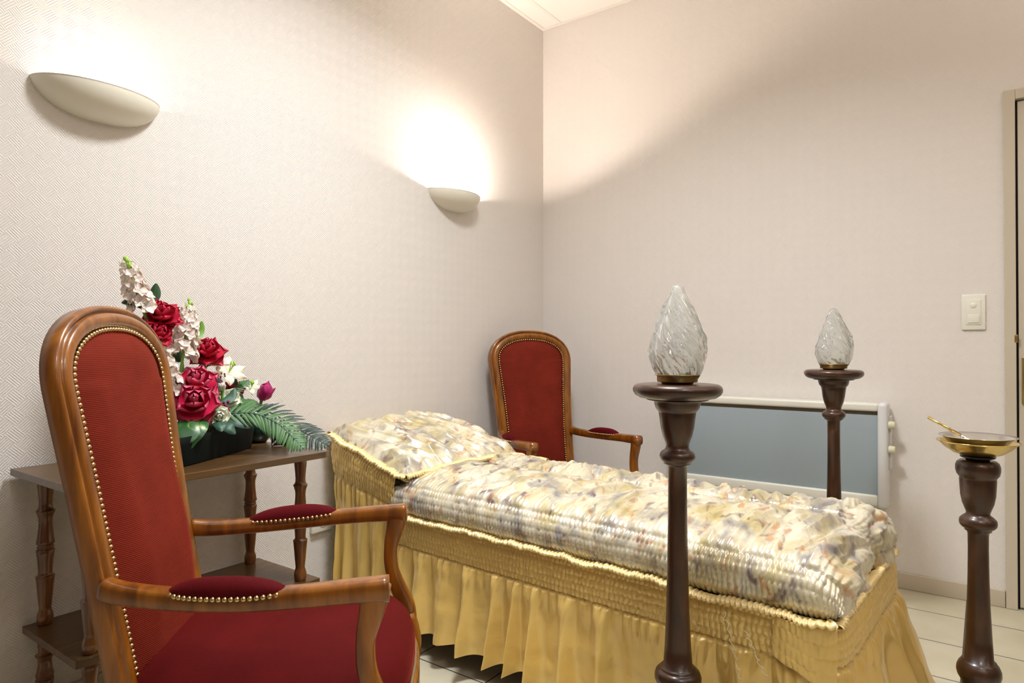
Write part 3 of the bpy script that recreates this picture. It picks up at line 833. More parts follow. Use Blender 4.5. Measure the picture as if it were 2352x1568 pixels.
# --- patterned coverlet over the body of the bed
cov = thing('coverlet', 'cream marbled satin coverlet with gathered folds over the length of the bed', 'bedspread', (*BO, .42), BA)
U, us = resample([(.39, 0, 0), (.6, 0, 0), (1.0, 0, 0), (1.5, 0, 0), (BL - .07, 0, 0), (BL - .02, .014, 0), (BL + .004, .045, 0), (BL + .010, .085, 0), (BL + .002, .118, 0)], .0026)
Vc, vs_ = resample([(.004, .425, 0), (-.012, .452, 0), (-.014, .482, 0), (-.004, .512, 0), (.022, .535, 0), (.08, .546, 0), (.2, .556, 0), (.32, .560, 0), (.45, .557, 0), (.55, .550, 0), (.595, .535, 0), (.622, .50, 0), (.628, .45, 0), (.622, .425, 0)], .0034)
nu, nv = len(us), len(vs_)
PX = np.repeat(U[:, 0:1], nv, 1); DZ_ = np.repeat(U[:, 1:2], nv, 1)
PY = np.repeat(Vc[None, :, 0], nu, 0); PZ = np.repeat(Vc[None, :, 1], nu, 0)
PZ = .42 + (PZ - .42) * (1 - DZ_ / .135)
# rounded plan corners at the foot
cr = np.clip((PX - (BL - .05)) / .06, 0, 1)
PY = PY + (.31 - PY) * cr ** 2 * .05
# start of the coverlet tucks under the head pad
tuck = np.clip((.44 - PX) / .05, 0, 1); PZ = PZ - .02 * tuck * (PZ > .52)
P = np.stack([PX, PY, PZ], -1)
Nn = normals(P)
if Nn[nu // 2, nv // 2, 2] < 0: Nn = -Nn
SS = np.repeat(us[:, None], nv, 1); VV = np.repeat(vs_[None, :], nu, 0)
sideH = .112
h = np.zeros((nu, nv))
m_side = (VV < sideH)
h += np.where(m_side, .0078 * smock(SS, VV / sideH, 5, .0125, 1) + .006 * np.sin(PI * np.clip(VV / sideH, 0, 1)), 0)
def wrinkle(s, v, ang, f0, asp, seed, octs=3):
    """elongated satin wrinkles: thin ridges between soft hollows"""
    c_, n_ = math.cos(ang), math.sin(ang); h_ = 0; am = 1.0
    wx_ = .022 * vnoise(s * 4, v * 4, seed + 50); wy_ = .022 * vnoise(s * 5 + 9, v * 5, seed + 51)
    for o in range(octs):
        f_ = f0 * 2 ** o
        al = (s + wx_) * c_ + (v + wy_) * n_; cr_ = -(s + wx_) * n_ + (v + wy_) * c_
        h_ = h_ + am * (1 - np.abs(vnoise(cr_ * f_, al * f_ / asp, seed + o * 7)) ** .8) ; am *= .48
    return h_
def folds(s, q, lam, skew, seed, sharp=.75):
    ph = s / lam + skew * q + .9 * vnoise(s * 4.5, q * .9, seed) + .25 * vnoise(s * 11, q * 1.4, seed + 2)
    a = np.abs(np.sin(PI * ph)) ** sharp
    return a * (.8 + .4 * vnoise(s / lam * .6, q * .9, seed + 4))
m1a, m1b = sideH, sideH + .335            # near top panel
q = np.clip((VV - m1a) / (m1b - m1a), 0, 1); msk = (VV >= m1a) & (VV < m1b)
e = np.sin(PI * q) ** .55; e2 = np.exp(-q / .12) + np.exp(-(1 - q) / .12)
hp_ = .017 * e * folds(SS, q, .070, -.6, 21) + .026 * e * (wrinkle(SS, VV, 1.45, 20, 6, 33) - .6) + .0042 * e2 * folds(SS, q * .3, .014, .2, 41) + .0012 * e * fbm(SS * 30, VV * 30, 3)
h += np.where(msk, hp_, 0)
m2a, m2b = m1b, m1b + .055                # stitched band along the middle
q = np.clip((VV - m2a) / (m2b - m2a), 0, 1); msk = (VV >= m2a) & (VV < m2b)
h += np.where(msk, .0045 * smock(SS, q, 3, .012, 8) - .003, 0)
m3a = m2b; m3b = m2b + .15                # far puffed panel
q = np.clip((VV - m3a) / (m3b - m3a), 0, 1); msk = (VV >= m3a) & (VV < m3b)
e = np.sin(PI * np.clip(q, 0, 1)) ** .5
h += np.where(msk, e * (.022 * folds(SS, q, .056, .5, 55) + .016 * (wrinkle(SS, VV, 1.8, 24, 3, 57) - .6) + .001 * fbm(SS * 30, VV * 30, 6)) + .003 * (1 - e) * folds(SS, q, .014, 0, 58), 0)
msk = VV >= m3b
h += np.where(msk, .004 * smock(SS, np.clip((VV - m3b) / .1, 0, 1), 4, .011, 9), 0)
# foot end: puffy crumple, a ruffle at the very edge
fo = np.clip((SS - (us[-1] - .20)) / .10, 0, 1) * (~m_side)
h += fo * (.012 * vnoise(SS * 8 + 3, VV * 7, 71) + .008 * (wrinkle(SS, VV, .5, 18, 3, 72) - .8))
P = P + Nn * h[..., None]
P[..., 2] -= .42
fast_grid('coverlet_cloth', P, M_patt, cov)

# --- trims: pleated satin strip along a path
def frill(name, pts, r, parent, amp=.004, lam=.010, seed=1, step=.002, flat=.55, mat=None, wob=.004):
    C_, s = resample(pts, step)
    n = len(s); k = 14
    T = np.gradient(C_, axis=0); T /= np.linalg.norm(T, axis=1, keepdims=True)
    side = np.cross(T, (0, 0, 1)); side /= np.linalg.norm(side, axis=1, keepdims=True); up = np.cross(side, T)
    V = np.zeros((n, k, 3))
    for j in range(k):
        a = 2 * PI * j / k
        ph = s / lam + .6 * vnoise(s / .03, np.full(n, 3.3), seed) + .25 * math.sin(a)
        rr = r * (1 + .30 * np.sin(2 * PI * ph) + .25 * vnoise(s / .02, np.full(n, j * .35), seed + 4))
        V[:, j] = C_ + side * (rr * math.cos(a))[:, None] + up * (rr * flat * math.sin(a))[:, None]
    V += up[:, None, :] * (wob * fbm(s / .07, s * 0 + .5, seed + 8))[:, None, None] + side[:, None, :] * (wob * .6 * fbm(s / .05, s * 0 + 9.5, seed + 12))[:, None, None]
    mb = MB(); mb.add(V, grid_faces(n, k, False, True))
    return mb.build(name, mat or M_goldt, parent)
zt = .427 - .42
frill('edge_frill', [(.385, -.016, zt + .003), (.8, -.018, zt), (1.2, -.018, zt), (1.6, -.018, zt - .004), (BL - .02, -.020, zt - .008), (BL + .006, -.012, zt - .010)], .0155, cov, seed=3, wob=.007, lam=.012, flat=.45)
frill('edge_frill', [(BL + .010, -.010, zt - .008), (BL + .016, .05, zt + .006), (BL + .016, .3, zt + .010), (BL + .016, .55, zt + .006), (BL + .01, .63, zt)], .010, cov, seed=5)

# --- gold skirt round the body of the bed
skirt = thing('bed_skirt', 'gold satin skirt with smocked band hanging round the bed to the floor', 'bed skirt', (*BO, .0), BA)
path = [(.385, -.004, 0), (.7, -.008, 0), (1.2, -.010, 0), (1.6, -.010, 0), (BL - .06, -.008, 0), (BL - .01, .004, 0), (BL + .012, .035, 0), (BL + .015, .12, 0), (BL + .015, .3, 0), (BL + .015, .52, 0), (BL + .01, .595, 0), (BL - .02, .628, 0), (BL - .08, .634, 0), (1.4, .634, 0), (.8, .634, 0), (.40, .632, 0)]
C_, s = resample(path, .0026)
n = len(s)
Tg = np.gradient(C_, axis=0); Tg /= np.linalg.norm(Tg, axis=1, keepdims=True)
out = np.stack([Tg[:, 1], -Tg[:, 0], 0 * Tg[:, 0]], 1)
ztop, band, zh = .425, .098, .072
tb = np.linspace(0, 1, 40)[:, None] ; tk = np.linspace(0, 1, 46)[1:, None]
def skirt_cloth(s, ztop, band, hem, out_b, flare, seed, lamF=.115, ampF=.040, rows=5):
    """returns outward offset and z for band rows and skirt rows"""
    S1 = np.repeat(s[None, :], len(tb), 0); S2 = np.repeat(s[None, :], len(tk), 0)
    ob = .0075 * smock(S1, np.repeat(tb, len(s), 1), rows, .0135, seed) + out_b * np.sin(PI * tb) + .004 * tb
    zb_ = ztop[None, :] - band[None, :] * tb
    w_ = 1.0 * vnoise(s / .22, s * 0 + 1.5, seed + 3)
    sway = .25 * tk * vnoise(s / .3, s * 0 + 7.5, seed + 6)[None, :]
    ph = S2 / lamF + w_[None, :] + sway
    F = np.sin(2 * PI * ph) + .30 * np.sin(2 * PI * (ph * 1.9 + .3) + 1.3 * np.sin(ph)) 
    am = ampF * (.55 + .6 * (vnoise(S2 / .13, S2 * 0 + 4.5, seed + 2) * .5 + .5))
    g = np.exp(-tk / .10)
    pleat = np.abs(np.sin(PI * (S2 / .0115 + .4 * vnoise(S2 / .05, S2 * 0 + 5.5, seed)))) ** .8
    pleat2 = np.abs(np.sin(PI * (S2 / .032 + .8 * vnoise(S2 / .09, S2 * 0 + 8.5, seed + 1))))
    grow = tk ** .75
    wr = (.0035 * vnoise(S2 * 10 + tk * 4, tk * 5 - S2 * 8, seed + 20) + .0022 * np.abs(vnoise(S2 * 22 - tk * 6, tk * 5 + S2 * 9, seed + 23))) * np.sqrt(tk) + .0028 * vnoise(S2 * 46, tk * 2.2, seed + 31)
    o2 = .004 + flare[None, :] * tk ** .8 + am * F * grow + .004 * np.exp(-tk / .06) * pleat + .010 * np.exp(-((tk - .10) / .13) ** 2) * pleat2 + wr
    zb2 = ztop - band
    z2 = zb2[None, :] + (hem[None, :] - zb2[None, :]) * tk
    tang = .010 * grow * np.cos(2 * PI * ph)
    return ob, zb_, o2, z2, tang
one = np.ones(n)
footw = np.exp(-((s - s[np.argmin(np.abs(C_[:, 0] - BL) + np.abs(C_[:, 1] - .60))]) / .22) ** 2)
flare = .045 * one + .035 * footw
ob, zb_, o2, z2, tang = skirt_cloth(s, ztop * one, band * one, zh * one + .012 * vnoise(s / .2, s * 0 + 2.2, 5), .004, flare, 11)
Q = np.zeros((len(tb) + len(tk), n, 3))
Q[:len(tb)] = C_[None] + out[None] * ob[..., None]; Q[:len(tb), :, 2] = zb_
Q[len(tb):] = C_[None] + out[None] * o2[..., None] + Tg[None] * tang[..., None]; Q[len(tb):, :, 2] = z2
fast_grid('skirt_cloth', np.ascontiguousarray(Q.transpose(1, 0, 2)), M_gold, skirt)
# loose smocked corner flap near the foot
a0, a1, nb = 0, .12, 30
uu = np.linspace(0, 1, 50)[:, None]; vv = np.linspace(0, 1, 50)[None, :]
fx = BL - .115 + .125 * uu + 0 * vv; fy = -.024 - .008 * np.sin(PI * uu) + .020 * uu ** 6 + 0 * vv; fz = .418 - .004 * uu - (.085 + .045 * uu) * vv
F_ = np.stack([fx, fy - .004 * smock(fx * 1.0, vv + 0 * uu, 4, .013, 77) - .006 * vv, fz + .006 * vnoise(uu * 5, vv * 3, 4)], -1)
fast_grid('corner_flap', F_, M_gold, skirt)
# pulled threads
mb = MB()
for x0, x1, z0, z1, sd in ((1.555, 1.60, .40, .27, 1), (1.60, 1.655, .375, .29, 4)):
    T_ = np.linspace(0, 1, 60); pts = [(x0 + (x1 - x0) * t_ + .004 * math.sin(37 * t_ + sd), -.036 - .014 * t_ + .002 * math.sin(51 * t_), z0 + (z1 - z0) * t_ + .003 * math.sin(43 * t_ + sd)) for t_ in T_]
    tube(mb, pts, .0009, 5, up=(0, 1, 0))
o = mb.build('loose_threads', M_cream, skirt)

# --- raised head pad
pad = thing('head_pad', 'raised cream marbled satin pillow pad with gold frilled edge at the bed head', 'pillow', (*BO, .5), BA)
def padz(x): return .548 + .118 * (np.clip((.42 - x) / .40, 0, 1)) ** .85
nx, ny = 170, 230
fx = np.linspace(0, 1, nx)[:, None]; fy = np.linspace(0, 1, ny)[None, :]
X = -.004 + .446 * fx + .012 * np.sin(PI * fy) + 0 * fy; Y = .0 + .62 * fy + 0 * fx
edge = np.minimum(np.minimum(fx * .44, (1 - fx) * .44), np.minimum(fy * .62, (1 - fy) * .62))
k_ = np.clip(edge / .05, 0, 1); k_ = np.sin(k_ * PI / 2)
Z = padz(X) - .008 + .030 * k_ + .022 * np.sin(PI * fy) ** .8 * (1 - .45 * fx)
wx, wy = X * .55 + Y * .25, Y * .45 - X * .3
hf = .014 * k_ * (np.abs(np.sin(PI * ((Y * .9 - X * .44) / .075 + 1.5 * vnoise(X * 4.5, Y * 4.0, 91)))) ** .8) + .021 * k_ * (wrinkle(X, Y, .46, 22, 6, 93) - .6)
Z = Z + hf
Q = np.stack([X, Y, Z - .5], -1)
fast_grid('pad_cloth', Q, M_patt, pad)
zz = lambda x, dz=0: float(padz(x)) - .5 + dz
loop = [(.44, .0, zz(.44, .002)), (.40, -.008, zz(.40)), (.30, -.010, zz(.30)), (.20, -.010, zz(.2)), (.10, -.010, zz(.1)), (.02, -.006, zz(.02))]
frill('frill', loop, .0155, pad, seed=31, wob=.006, lam=.012, flat=.45)
frill('frill', [(.0, .0, zz(0, .002)), (-.004, .1, zz(0, .012)), (-.004, .31, zz(0, .02)), (-.004, .52, zz(0, .012)), (.0, .62, zz(0, .002))], .011, pad, seed=32, wob=.003)
frill('frill', [(.02, .625, zz(.02)), (.12, .628, zz(.12)), (.25, .628, zz(.25)), (.42, .625, zz(.42)), (.50, .622, zz(.5, .004)), (.58, .62, zz(.5, .0))], .011, pad, seed=33)
frill('frill', [(.44, .0, zz(.44, .004)), (.452, .06, zz(.44, .014)), (.458, .2, zz(.44, .026)), (.458, .4, zz(.44, .026)), (.452, .56, zz(.44, .016)), (.444, .62, zz(.44, .004))], .013, pad, seed=34)
# head valance
path = [(.40, -.006, 0), (.30, -.008, 0), (.18, -.008, 0), (.08, -.006, 0), (.025, .004, 0), (.004, .03, 0), (.0, .10, 0), (.0, .3, 0), (.0, .52, 0), (.004, .59, 0), (.03, .622, 0), (.10, .630, 0), (.25, .632, 0), (.40, .632, 0)]
C_, s = resample(path, .0026); n = len(s)
Tg = np.gradient(C_, axis=0); Tg /= np.linalg.norm(Tg, axis=1, keepdims=True)
out = -np.stack([Tg[:, 1], -Tg[:, 0], 0 * Tg[:, 0]], 1)
ztp = padz(C_[:, 0]); bnd = .105 + .04 * (ztp - .548) / .118
headness = np.clip((.12 - C_[:, 0]) / .12, 0, 1)
ob, zb_, o2, z2, tang = skirt_cloth(s, ztp, bnd, .10 + 0 * s, .010, .012 * np.ones(n), 47, lamF=.085, ampF=.017, rows=5)
Q = np.zeros((len(tb) + len(tk), n, 3))
Q[:len(tb)] = C_[None] + out[None] * ob[..., None]; Q[:len(tb), :, 2] = zb_
Q[len(tb):] = C_[None] + out[None] * o2[..., None] + Tg[None] * tang[..., None]; Q[len(tb):, :, 2] = z2
tt = (Q[0:1, :, 2] - Q[:, :, 2]) / .56
Q[:, :, 0] += .075 * np.clip(tt, 0, 1) ** .9 * headness[None, :] + 0
hv = thing('head_valance', 'gold satin valance with smocked band hanging below the raised pillow pad', 'valance', (*BO, 0), BA)
fast_grid('valance_cloth', np.ascontiguousarray(Q.transpose(1, 0, 2)), M_gold, hv)

# ================================================================== THINGS ON THE TABLE
FO = np.array([.21, -2.13, .684])
fl = thing('flower_arrangement', 'tall pink, red and white flower arrangement in a dark planter', 'flowers', tuple(FO))
def loc(p): return np.array(p) - FO
def tagp(o, l): o['label'] = l; return o
# planter
ax = np.array([-.46, .888, 0]); ay = np.array([.888, .46, 0]); pc = np.array([.235, -2.155, .684]) - FO
mb = MB(); n = 64; rows = [(0.93, .06, 0.0), (.955, .95, .004), (1.0, 1.0, .055), (1.01, 1.01, .078), (.97, .95, .078), (.94, .93, .05), (.5, .5, .045)]
V = []
for a_, b_, z in rows:
    for i in range(n):
        th = 2 * PI * i / n; c, s_ = math.cos(th), math.sin(th)
        rib = 1 + .006 * (i % 2)
        px_ = .215 * a_ * math.copysign(abs(c) ** .35, c); py_ = .066 * (b_ if z > 0 else .95) * math.copysign(abs(s_) ** .5, s_) * rib
        V.append(pc + ax * px_ + ay * py_ + np.array([0, 0, z]))
mb.add(V, [q for q in grid_faces(len(rows), n, False, True)] + [tuple(range(n)), tuple((len(rows) - 1) * n + i for i in range(n - 1, -1, -1))])
mb.build('planter', M_pot, fl)

def basis_of(d):
    d = np.asarray(d, float); d /= np.linalg.norm(d)
    a = np.cross(d, (0, 0, 1) if abs(d[2]) < .9 else (1, 0, 0)); a /= np.linalg.norm(a); b = np.cross(d, a)
    return a, b, d
def petal_patch(mb, c, out_, up, R_w, H, curl, cup, rs, tipc=0.0, nu_=7, nv_=7):
    """petal growing from c along up, bowed outward"""
    side = np.cross(up, out_); side /= np.linalg.norm(side)
    V = []; E = []
    for i in range(nu_):
        f = i / (nu_ - 1)
        wdt = R_w * (math.sin(PI * min(1, .12 + f * .80)) ** .6) * (1 if f < .85 else 1 - tipc * (f - .85) / .15)
        for j in range(nv_):
            g_ = -1 + 2 * j / (nv_ - 1)
            o_ = cup * (1 - g_ * g_) * math.sin(PI * f * .7) + curl * f ** 3 - .25 * cup * f * 0
            hh = H * f * (1 - .12 * g_ * g_ * f) + .03 * H * math.sin(5 * g_ + rs) * f
            V.append(c + side * wdt * g_ + out_ * o_ + up * hh); E.append(max(0, f ** 6 * .85 + .2 * abs(g_) ** 4 * f))
    mb.add(V, grid_faces(nu_, nv_), E)
def rose(c, d, size, mat, name='rose', label=None, parent=fl, tight=1.0):
    c = loc(c); a, b, d = basis_of(d); rs = rnd.random() * 6
    r = size / 2; mb = MB()
    base = c - d * r * .55
    k = 0
    for layer, (n_, rad, H, curl, cup, wd, tilt) in enumerate([(3, .10, 1.15, -.05, .16, .36, .02), (3, .22, 1.12, .05, .24, .52, .15), (4, .36, 1.08, .20, .28, .62, .38), (4, .46, 1.0, .40, .30, .76, .72), (4, .50, .85, .50, .30, .80, 1.08)]):
        if tight < 1 and layer > 2: continue
        for i in range(n_):
            th = 2 * PI * i / n_ + layer * .7 + rs + rnd.uniform(-.15, .15)
            o_ = a * math.cos(th) + b * math.sin(th)
            tl = tilt * rnd.uniform(.85, 1.15); up = d * math.cos(tl) + o_ * math.sin(tl); oo = o_ * math.cos(tl) - d * math.sin(tl)
            petal_patch(mb, base + o_ * r * rad * .45, oo, up, r * wd, r * H * 1.05, r * curl, r * cup, rnd.random() * 6, tipc=.75)
    # sepals and a short stem
    o = mb.build(name, mat, parent, edge=True)
    if label: o['label'] = label
    mb = MB(); tube(mb, [c - d * r * .5, c - d * r * .9 - np.array([0, 0, r * .3]), c - d * r * 1.2 - np.array([0, 0, r * 1.2])], [.007, .004, .003], 6, up=(1, .3, 0), k=8)
    mb.build('stem', M_stem, o)
    return o
VIEW = np.array([.60, -.50, .25])
def vdir(up, right=0.0):   # facing the room with an upward and sideways lean
    v = np.array([.62, -.50, up]) + right * np.array([.6, .75, 0]); return v / np.linalg.norm(v)
rose((.24, -2.265, 1.094), vdir(.9, .2), .086, M_rose, label='crimson rose, topmost of the arrangement')
rose((.26, -2.284, 1.039), vdir(.8, .7), .070, M_rose)
rose((.21, -2.119, .994), vdir(.9, .3), .086, M_rose)
rose((.27, -2.186, .906), vdir(.9, .1), .100, M_rosep)
rose((.31, -2.211, .853), vdir(.45, .1), .102, M_rosep, label='crimson rose with pale pink petal tips, low in the arrangement')
rose((.16, -2.004, .868), vdir(.5, .6), .060, M_rose)
def bud(c, d, r, mat, name, label=None):
    c = loc(c); a, b, d = basis_of(d); mb = MB(); n, m = 20, 14
    V = []; E = []
    for i in range(m):
        f = i / (m - 1); rr = r * (math.sin(PI * min(1, .10 + f * .88)) ** .75) * (1 - .12 * f)
        for j in range(n):
            th = 2 * PI * j / n; k = 1 + .10 * math.sin(3 * th + 4 * f)
            V.append(c + (a * math.cos(th) + b * math.sin(th)) * rr * k + d * (f - .5) * r * 2.7); E.append(f * .6)
    mb.add(V, grid_faces(m, n, False, True), E)
    for i in range(3):
        th = 2 * PI * i / 3; o_ = a * math.cos(th) + b * math.sin(th)
        petal_patch(mb, c - d * r * 1.2 + o_ * r * .55, o_, d, r * .95, r * 2.5, r * .05, r * .45, i, tipc=.9)
    o = mb.build(name, mat, fl, edge=True)
    if label: o['label'] = label
    mb = MB(); tube(mb, [c - d * r * 1.2, c - d * r * 2 - np.array([.0, 0, r]), c - d * r * 2.2 - np.array([0, 0, r * 3])], [.006, .004, .003], 6, up=(1, .3, 0), k=8); mb.build('stem', M_stem, o)
bud((.15, -1.888, .852), vdir(1.6, .9), .0235, M_budm, 'rose_bud', 'closed magenta rose bud')
rose((.23, -2.058, .849), vdir(.6, .4), .056, M_cream, 'white_rose')
rose((.30, -2.135, .803), vdir(.1, .3), .056, M_cream, 'white_rose')
bud((.24, -2.09, .883), vdir(1.6, .2), .0095, M_cream, 'white_bud')
bud((.30, -2.145, .832), vdir(1.0, .2), .0105, M_cream, 'white_bud')
def floret(mb, c, d, r):
    a, b, d = basis_of(d); rs = rnd.random() * 6
    for i in range(5):
        th = 2 * PI * i / 5 + rs; o_ = a * math.cos(th) + b * math.sin(th)
        tl = rnd.uniform(.7, 1.25); up = d * math.cos(tl) + o_ * math.sin(tl); oo = o_ * math.cos(tl) - d * math.sin(tl)
        petal_patch(mb, c, -oo * .0 + oo, up, r * .52, r, r * .25, r * .18, rnd.random() * 6, nu_=5, nv_=5)
def stock(top, bot, w_, label=None, low=.0, extra=.1):
    top, bot = loc(top), loc(bot); d = (top - bot); Ln = np.linalg.norm(d); dn = d / Ln
    a, b, _ = basis_of(dn); mb = MB(); nF = int(Ln / .0040)
    for i in range(nF):
        f = (i + rnd.random()) / nF; th = i * 2.4
        o_ = a * math.cos(th) + b * math.sin(th)
        ww = w_ / 2 * (1.0 - .55 * f ** 2.2)
        c = bot + d * f * .93 + o_ * ww * .68
        floret(mb, c, o_ + dn * .35 + np.array([rnd.uniform(-.3, .3) for _ in range(3)]), ww * .50 * rnd.uniform(.85, 1.15))
    o = mb.build('stock_flower', M_stock, fl, edge=True)
    if label: o['label'] = label
    mb = MB(); tube(mb, [bot - dn * extra - np.array([0, 0, 0]), bot, top], [.0045, .004, .002], 7, up=(1, 0, 0), k=14); mb.build('stem', M_stem, o)
    mb = MB()
    for i in range(12):
        p_ = top - dn * rnd.uniform(-.004, .02) + np.array([rnd.uniform(-1, 1) for _ in range(3)]) * .009
        ico(mb, p_, rnd.uniform(.003, .005), 1, (1, 1, 1.7))
    mb.build('green_tip', M_tip, o)
stock((.22, -2.351, 1.232), (.23, -2.308, 1.094), .078, 'tallest pale pink flower spike with green tip')
stock((.20, -2.167, 1.127), (.22, -2.197, .972), .084)
stock((.25, -2.290, 1.03), (.25, -2.236, .872), .074)
# lily
def lily(c, d, r, n_=6, mat=M_lily, name='lily', half=False):
    c = loc(c); a, b, d = basis_of(d); mb = MB()
    for i in range(n_):
        th = 2 * PI * i / n_ + .3; o_ = a * math.cos(th) + b * math.sin(th)
        tl = .95 + .15 * (i % 2); up = d * math.cos(tl) + o_ * math.sin(tl); oo = o_ * math.cos(tl) - d * math.sin(tl)
        petal_patch(mb, c - d * r * .3, oo, up, r * .24, r * 1.05, r * .35, -r * .10, i, tipc=1.0, nu_=9)
    o = mb.build(name, mat, fl, edge=True)
    mb = MB()
    for i in range(5):
        e_ = a * math.cos(i * 1.3) * .2 + b * math.sin(i * 1.3) * .2 + d
        tube(mb, [c - d * r * .2, c + e_ * r * .5], .0010, 5); ico(mb, c + e_ * r * .52, .0028, 1, (1, 1, 2))
    mb.build('stamens', M_tip, o)
    return o
lily((.17, -2.025, .927), vdir(.9, .5), .058)
lily((.13, -1.925, .872), vdir(.8, .2), .036, 5, M_cream, 'white_orchid')
lily((.20, -2.075, .952), vdir(.9, -.1), .034, 5, M_stock, 'small_pink_flower')
# purple berries
for c, nn in (((.215, -2.085, .905), 16), ((.268, -2.108, .818), 18), ((.19, -1.975, .81), 10)):
    mb = MB()
    for i in range(nn): ico(mb, loc(c) + np.array([rnd.gauss(0, 1) for _ in range(3)]) * .010, rnd.uniform(.0025, .0045), 1, (1, 1, 1.3))
    mb.build('berry_sprig', M_purple, fl)
# leaves
def leaf(pts, w_, mat, name='leaf', fold=.25, nrm=None, k=14, label=None):
    P = crom([loc(p) for p in pts], k); T = np.gradient(P, axis=0); T /= np.linalg.norm(T, axis=1, keepdims=True)
    nr = np.array(nrm if nrm is not None else [.6, -.4, .7]); V = []; E = []
    m_ = 9
    for i in range(k):
        f = i / (k - 1); ww = w_ / 2 * (math.sin(PI * min(1, f * .93 + .05)) ** .7)
        sd = np.cross(T[i], nr); sd /= np.linalg.norm(sd); nn = np.cross(sd, T[i])
        for j in range(m_):
            g_ = -1 + 2 * j / (m_ - 1)
            V.append(P[i] + sd * ww * g_ - nn * fold * ww * g_ * g_ + nn * .05 * ww * math.sin(9 * f + 3 * g_)); E.append(1 - abs(g_))
    mb = MB(); mb.add(V, grid_faces(k, m_), E); o = mb.build(name, mat, fl, edge=True)
    if label: o['label'] = label
    return o
leaf([(.27, -2.19, .800), (.32, -2.225, .800), (.34, -2.262, .765), (.34, -2.275, .735)], .075, M_var, label='large leaf with yellow-green streaks')
leaf([(.27, -2.19, .80), (.33, -2.215, .795), (.345, -2.245, .760), (.35, -2.250, .725)], .065, M_var)
leaf([(.26, -2.10, .795), (.29, -2.065, .800), (.31, -2.03, .775)], .035, M_leafb)
leaf([(.27, -2.11, .80), (.31, -2.085, .785), (.33, -2.05, .765)], .034, M_leafb)
leaf([(.27, -2.12, .79), (.32, -2.12, .775), (.335, -2.105, .752)], .034, M_leafb)
leaf([(.27, -2.13, .79), (.33, -2.15, .785), (.35, -2.155, .765)], .03, M_leafb)
leaf([(.26, -2.11, .835), (.25, -2.07, .85), (.24, -2.05, .875)], .03, M_leafb)
leaf([(.20, -2.29, 1.11), (.20, -2.268, 1.14), (.20, -2.262, 1.175)], .032, M_leaf)
leaf([(.20, -2.28, 1.10), (.22, -2.335, 1.12), (.22, -2.36, 1.115)], .030, M_leaf)
leaf([(.20, -2.17, 1.0), (.18, -2.13, 1.04), (.18, -2.12, 1.075)], .028, M_stem)
for i in range(34):     # dark filling foliage between the blooms
    f = rnd.random(); f2 = rnd.random()
    y0 = -2.30 + .34 * f; zmax = 1.10 - .75 * (y0 + 2.30)
    z0 = .80 + (zmax - .80) * f2 * .9; x0 = .12 + .06 * rnd.random()
    dy, dx = rnd.uniform(-.05, .05), rnd.uniform(.0, .025)
    leaf([(x0, y0, z0), (x0 + dx * .5, y0 + dy * .5, z0 + .025), (x0 + dx, y0 + dy, z0 + rnd.uniform(.0, .05))], rnd.uniform(.022, .034), M_leaf, k=7)
mb = MB()
for i in range(9):
    f = i / 8; tube(mb, [loc((.22, -2.24 + .16 * f, .74)), loc((.22, -2.31 + .30 * f, 1.05 - .25 * f))], .003, 6, up=(1, 0, 0))
mb.build('stems', M_stem, fl)
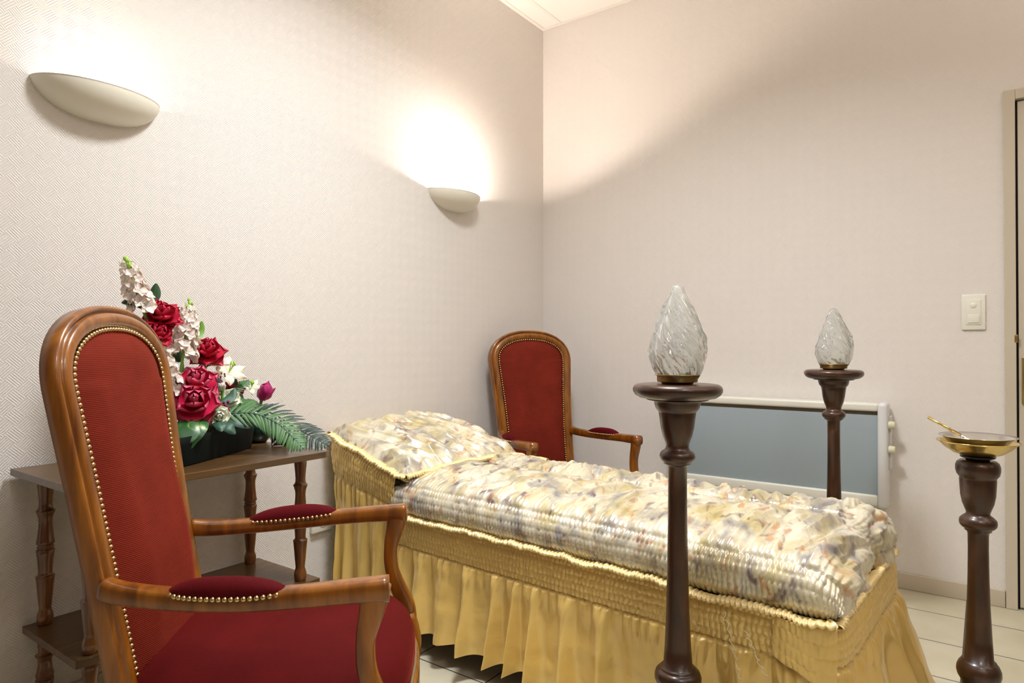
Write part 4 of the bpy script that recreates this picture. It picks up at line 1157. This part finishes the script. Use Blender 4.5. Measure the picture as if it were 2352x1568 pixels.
# palm fronds
def frond(pts, mat, L0, name='palm_frond', seed=1, nL=22, label=None, smat=None):
    P = crom([loc(p) for p in pts], 60); T = np.gradient(P, axis=0); T /= np.linalg.norm(T, axis=1, keepdims=True)
    mb = MB(); nr = np.array([.55, -.45, .7]); nr /= np.linalg.norm(nr); rr = random.Random(seed)
    for i in range(nL):
        f = .05 + .93 * i / (nL - 1); q = int(f * 59); c = P[q]; t_ = T[q]
        sd = np.cross(t_, nr); sd /= np.linalg.norm(sd)
        for s_ in (-1, 1):
            Ln = L0 * (math.sin(PI * min(1, (f * .80 + .22))) ** .6) * rr.uniform(.9, 1.08)
            d_ = t_ * .62 + sd * s_ * .85 + nr * rr.uniform(-.05, .12); d_ /= np.linalg.norm(d_)
            w2 = np.cross(d_, nr); w2 /= np.linalg.norm(w2)
            V = []; E = []
            for a_ in range(6):
                g_ = a_ / 5; ww = .0048 * math.sin(PI * min(1, .15 + g_ * .85)) ** .7 * (L0 / .07) ** .5
                ctr = c + d_ * Ln * g_ - nr * (.10 * Ln * g_ * g_) + np.array([0, 0, -.12 * Ln * g_ * g_])
                for b_ in (-1, 0, 1): V.append(ctr + w2 * ww * b_ + nr * (.0012 if b_ == 0 else 0)); E.append(g_)
            mb.add(V, grid_faces(6, 3), E)
    o = mb.build(name, mat, fl, edge=True)
    if label: o['label'] = label
    mb = MB(); tube(mb, P, list(np.linspace(.0026, .0010, 60)), 6); mb.build('midrib', smat or M_leafb, o)
    return o
frond([(.28, -2.107, .807), (.32, -2.037, .803), (.37, -1.992, .772), (.42, -1.977, .735), (.46, -1.964, .700)], M_frond, .062, seed=2, label='green palm frond arching over the table edge')
frond([(.20, -1.996, .800), (.28, -1.958, .797), (.36, -1.922, .752), (.42, -1.903, .726), (.475, -1.886, .700)], M_frondd, .064, seed=3, label='darker palm frond with drooping tip')
frond([(.20, -2.06, .84), (.18, -2.0, .875), (.17, -1.96, .895)], M_frond, .028, seed=5, nL=14)
frond([(.24, -2.06, .80), (.24, -2.02, .825), (.22, -1.975, .835)], M_frond, .045, seed=6, nL=20)

t = thing('green_vase', 'round dark green vase on the side table behind the palm leaves', 'vase', (.115, -1.893, .684))
mb = MB(); g = smooth_prof([(.001, 0), (.022, 0), (.028, .003), (.042, .020), (.048, .042), (.044, .062), (.032, .078), (.027, .085), (.030, .092)], 3)
lathe(mb, list(g) + [(.027, .091), (.024, .08), (.001, .02)], 40, cap=False); mb.build('vase_body', M_vase, t)
t = thing('glass_candle', 'small cream candle in a clear glass under the palm frond', 'candle', (.235, -1.893, .684))
mb = MB(); lathe(mb, [(.001, 0), (.0235, 0), (.0255, .002), (.026, .040), (.0245, .040), (.0238, .004), (.001, .004)], 40, cap=False); mb.build('glass_cup', M_jar, t)
mb = MB(); lathe(mb, [(.001, .0045), (.0232, .0045), (.0235, .024), (.021, .025), (.001, .0242)], 36, cap=False); mb.build('candle_wax', M_wax, t)
mb = MB(); tube(mb, [(0, 0, .024), (.001, 0, .032)], .0009, 6); mb.build('wick', M_black, t)
bpy.context.view_layer.update()
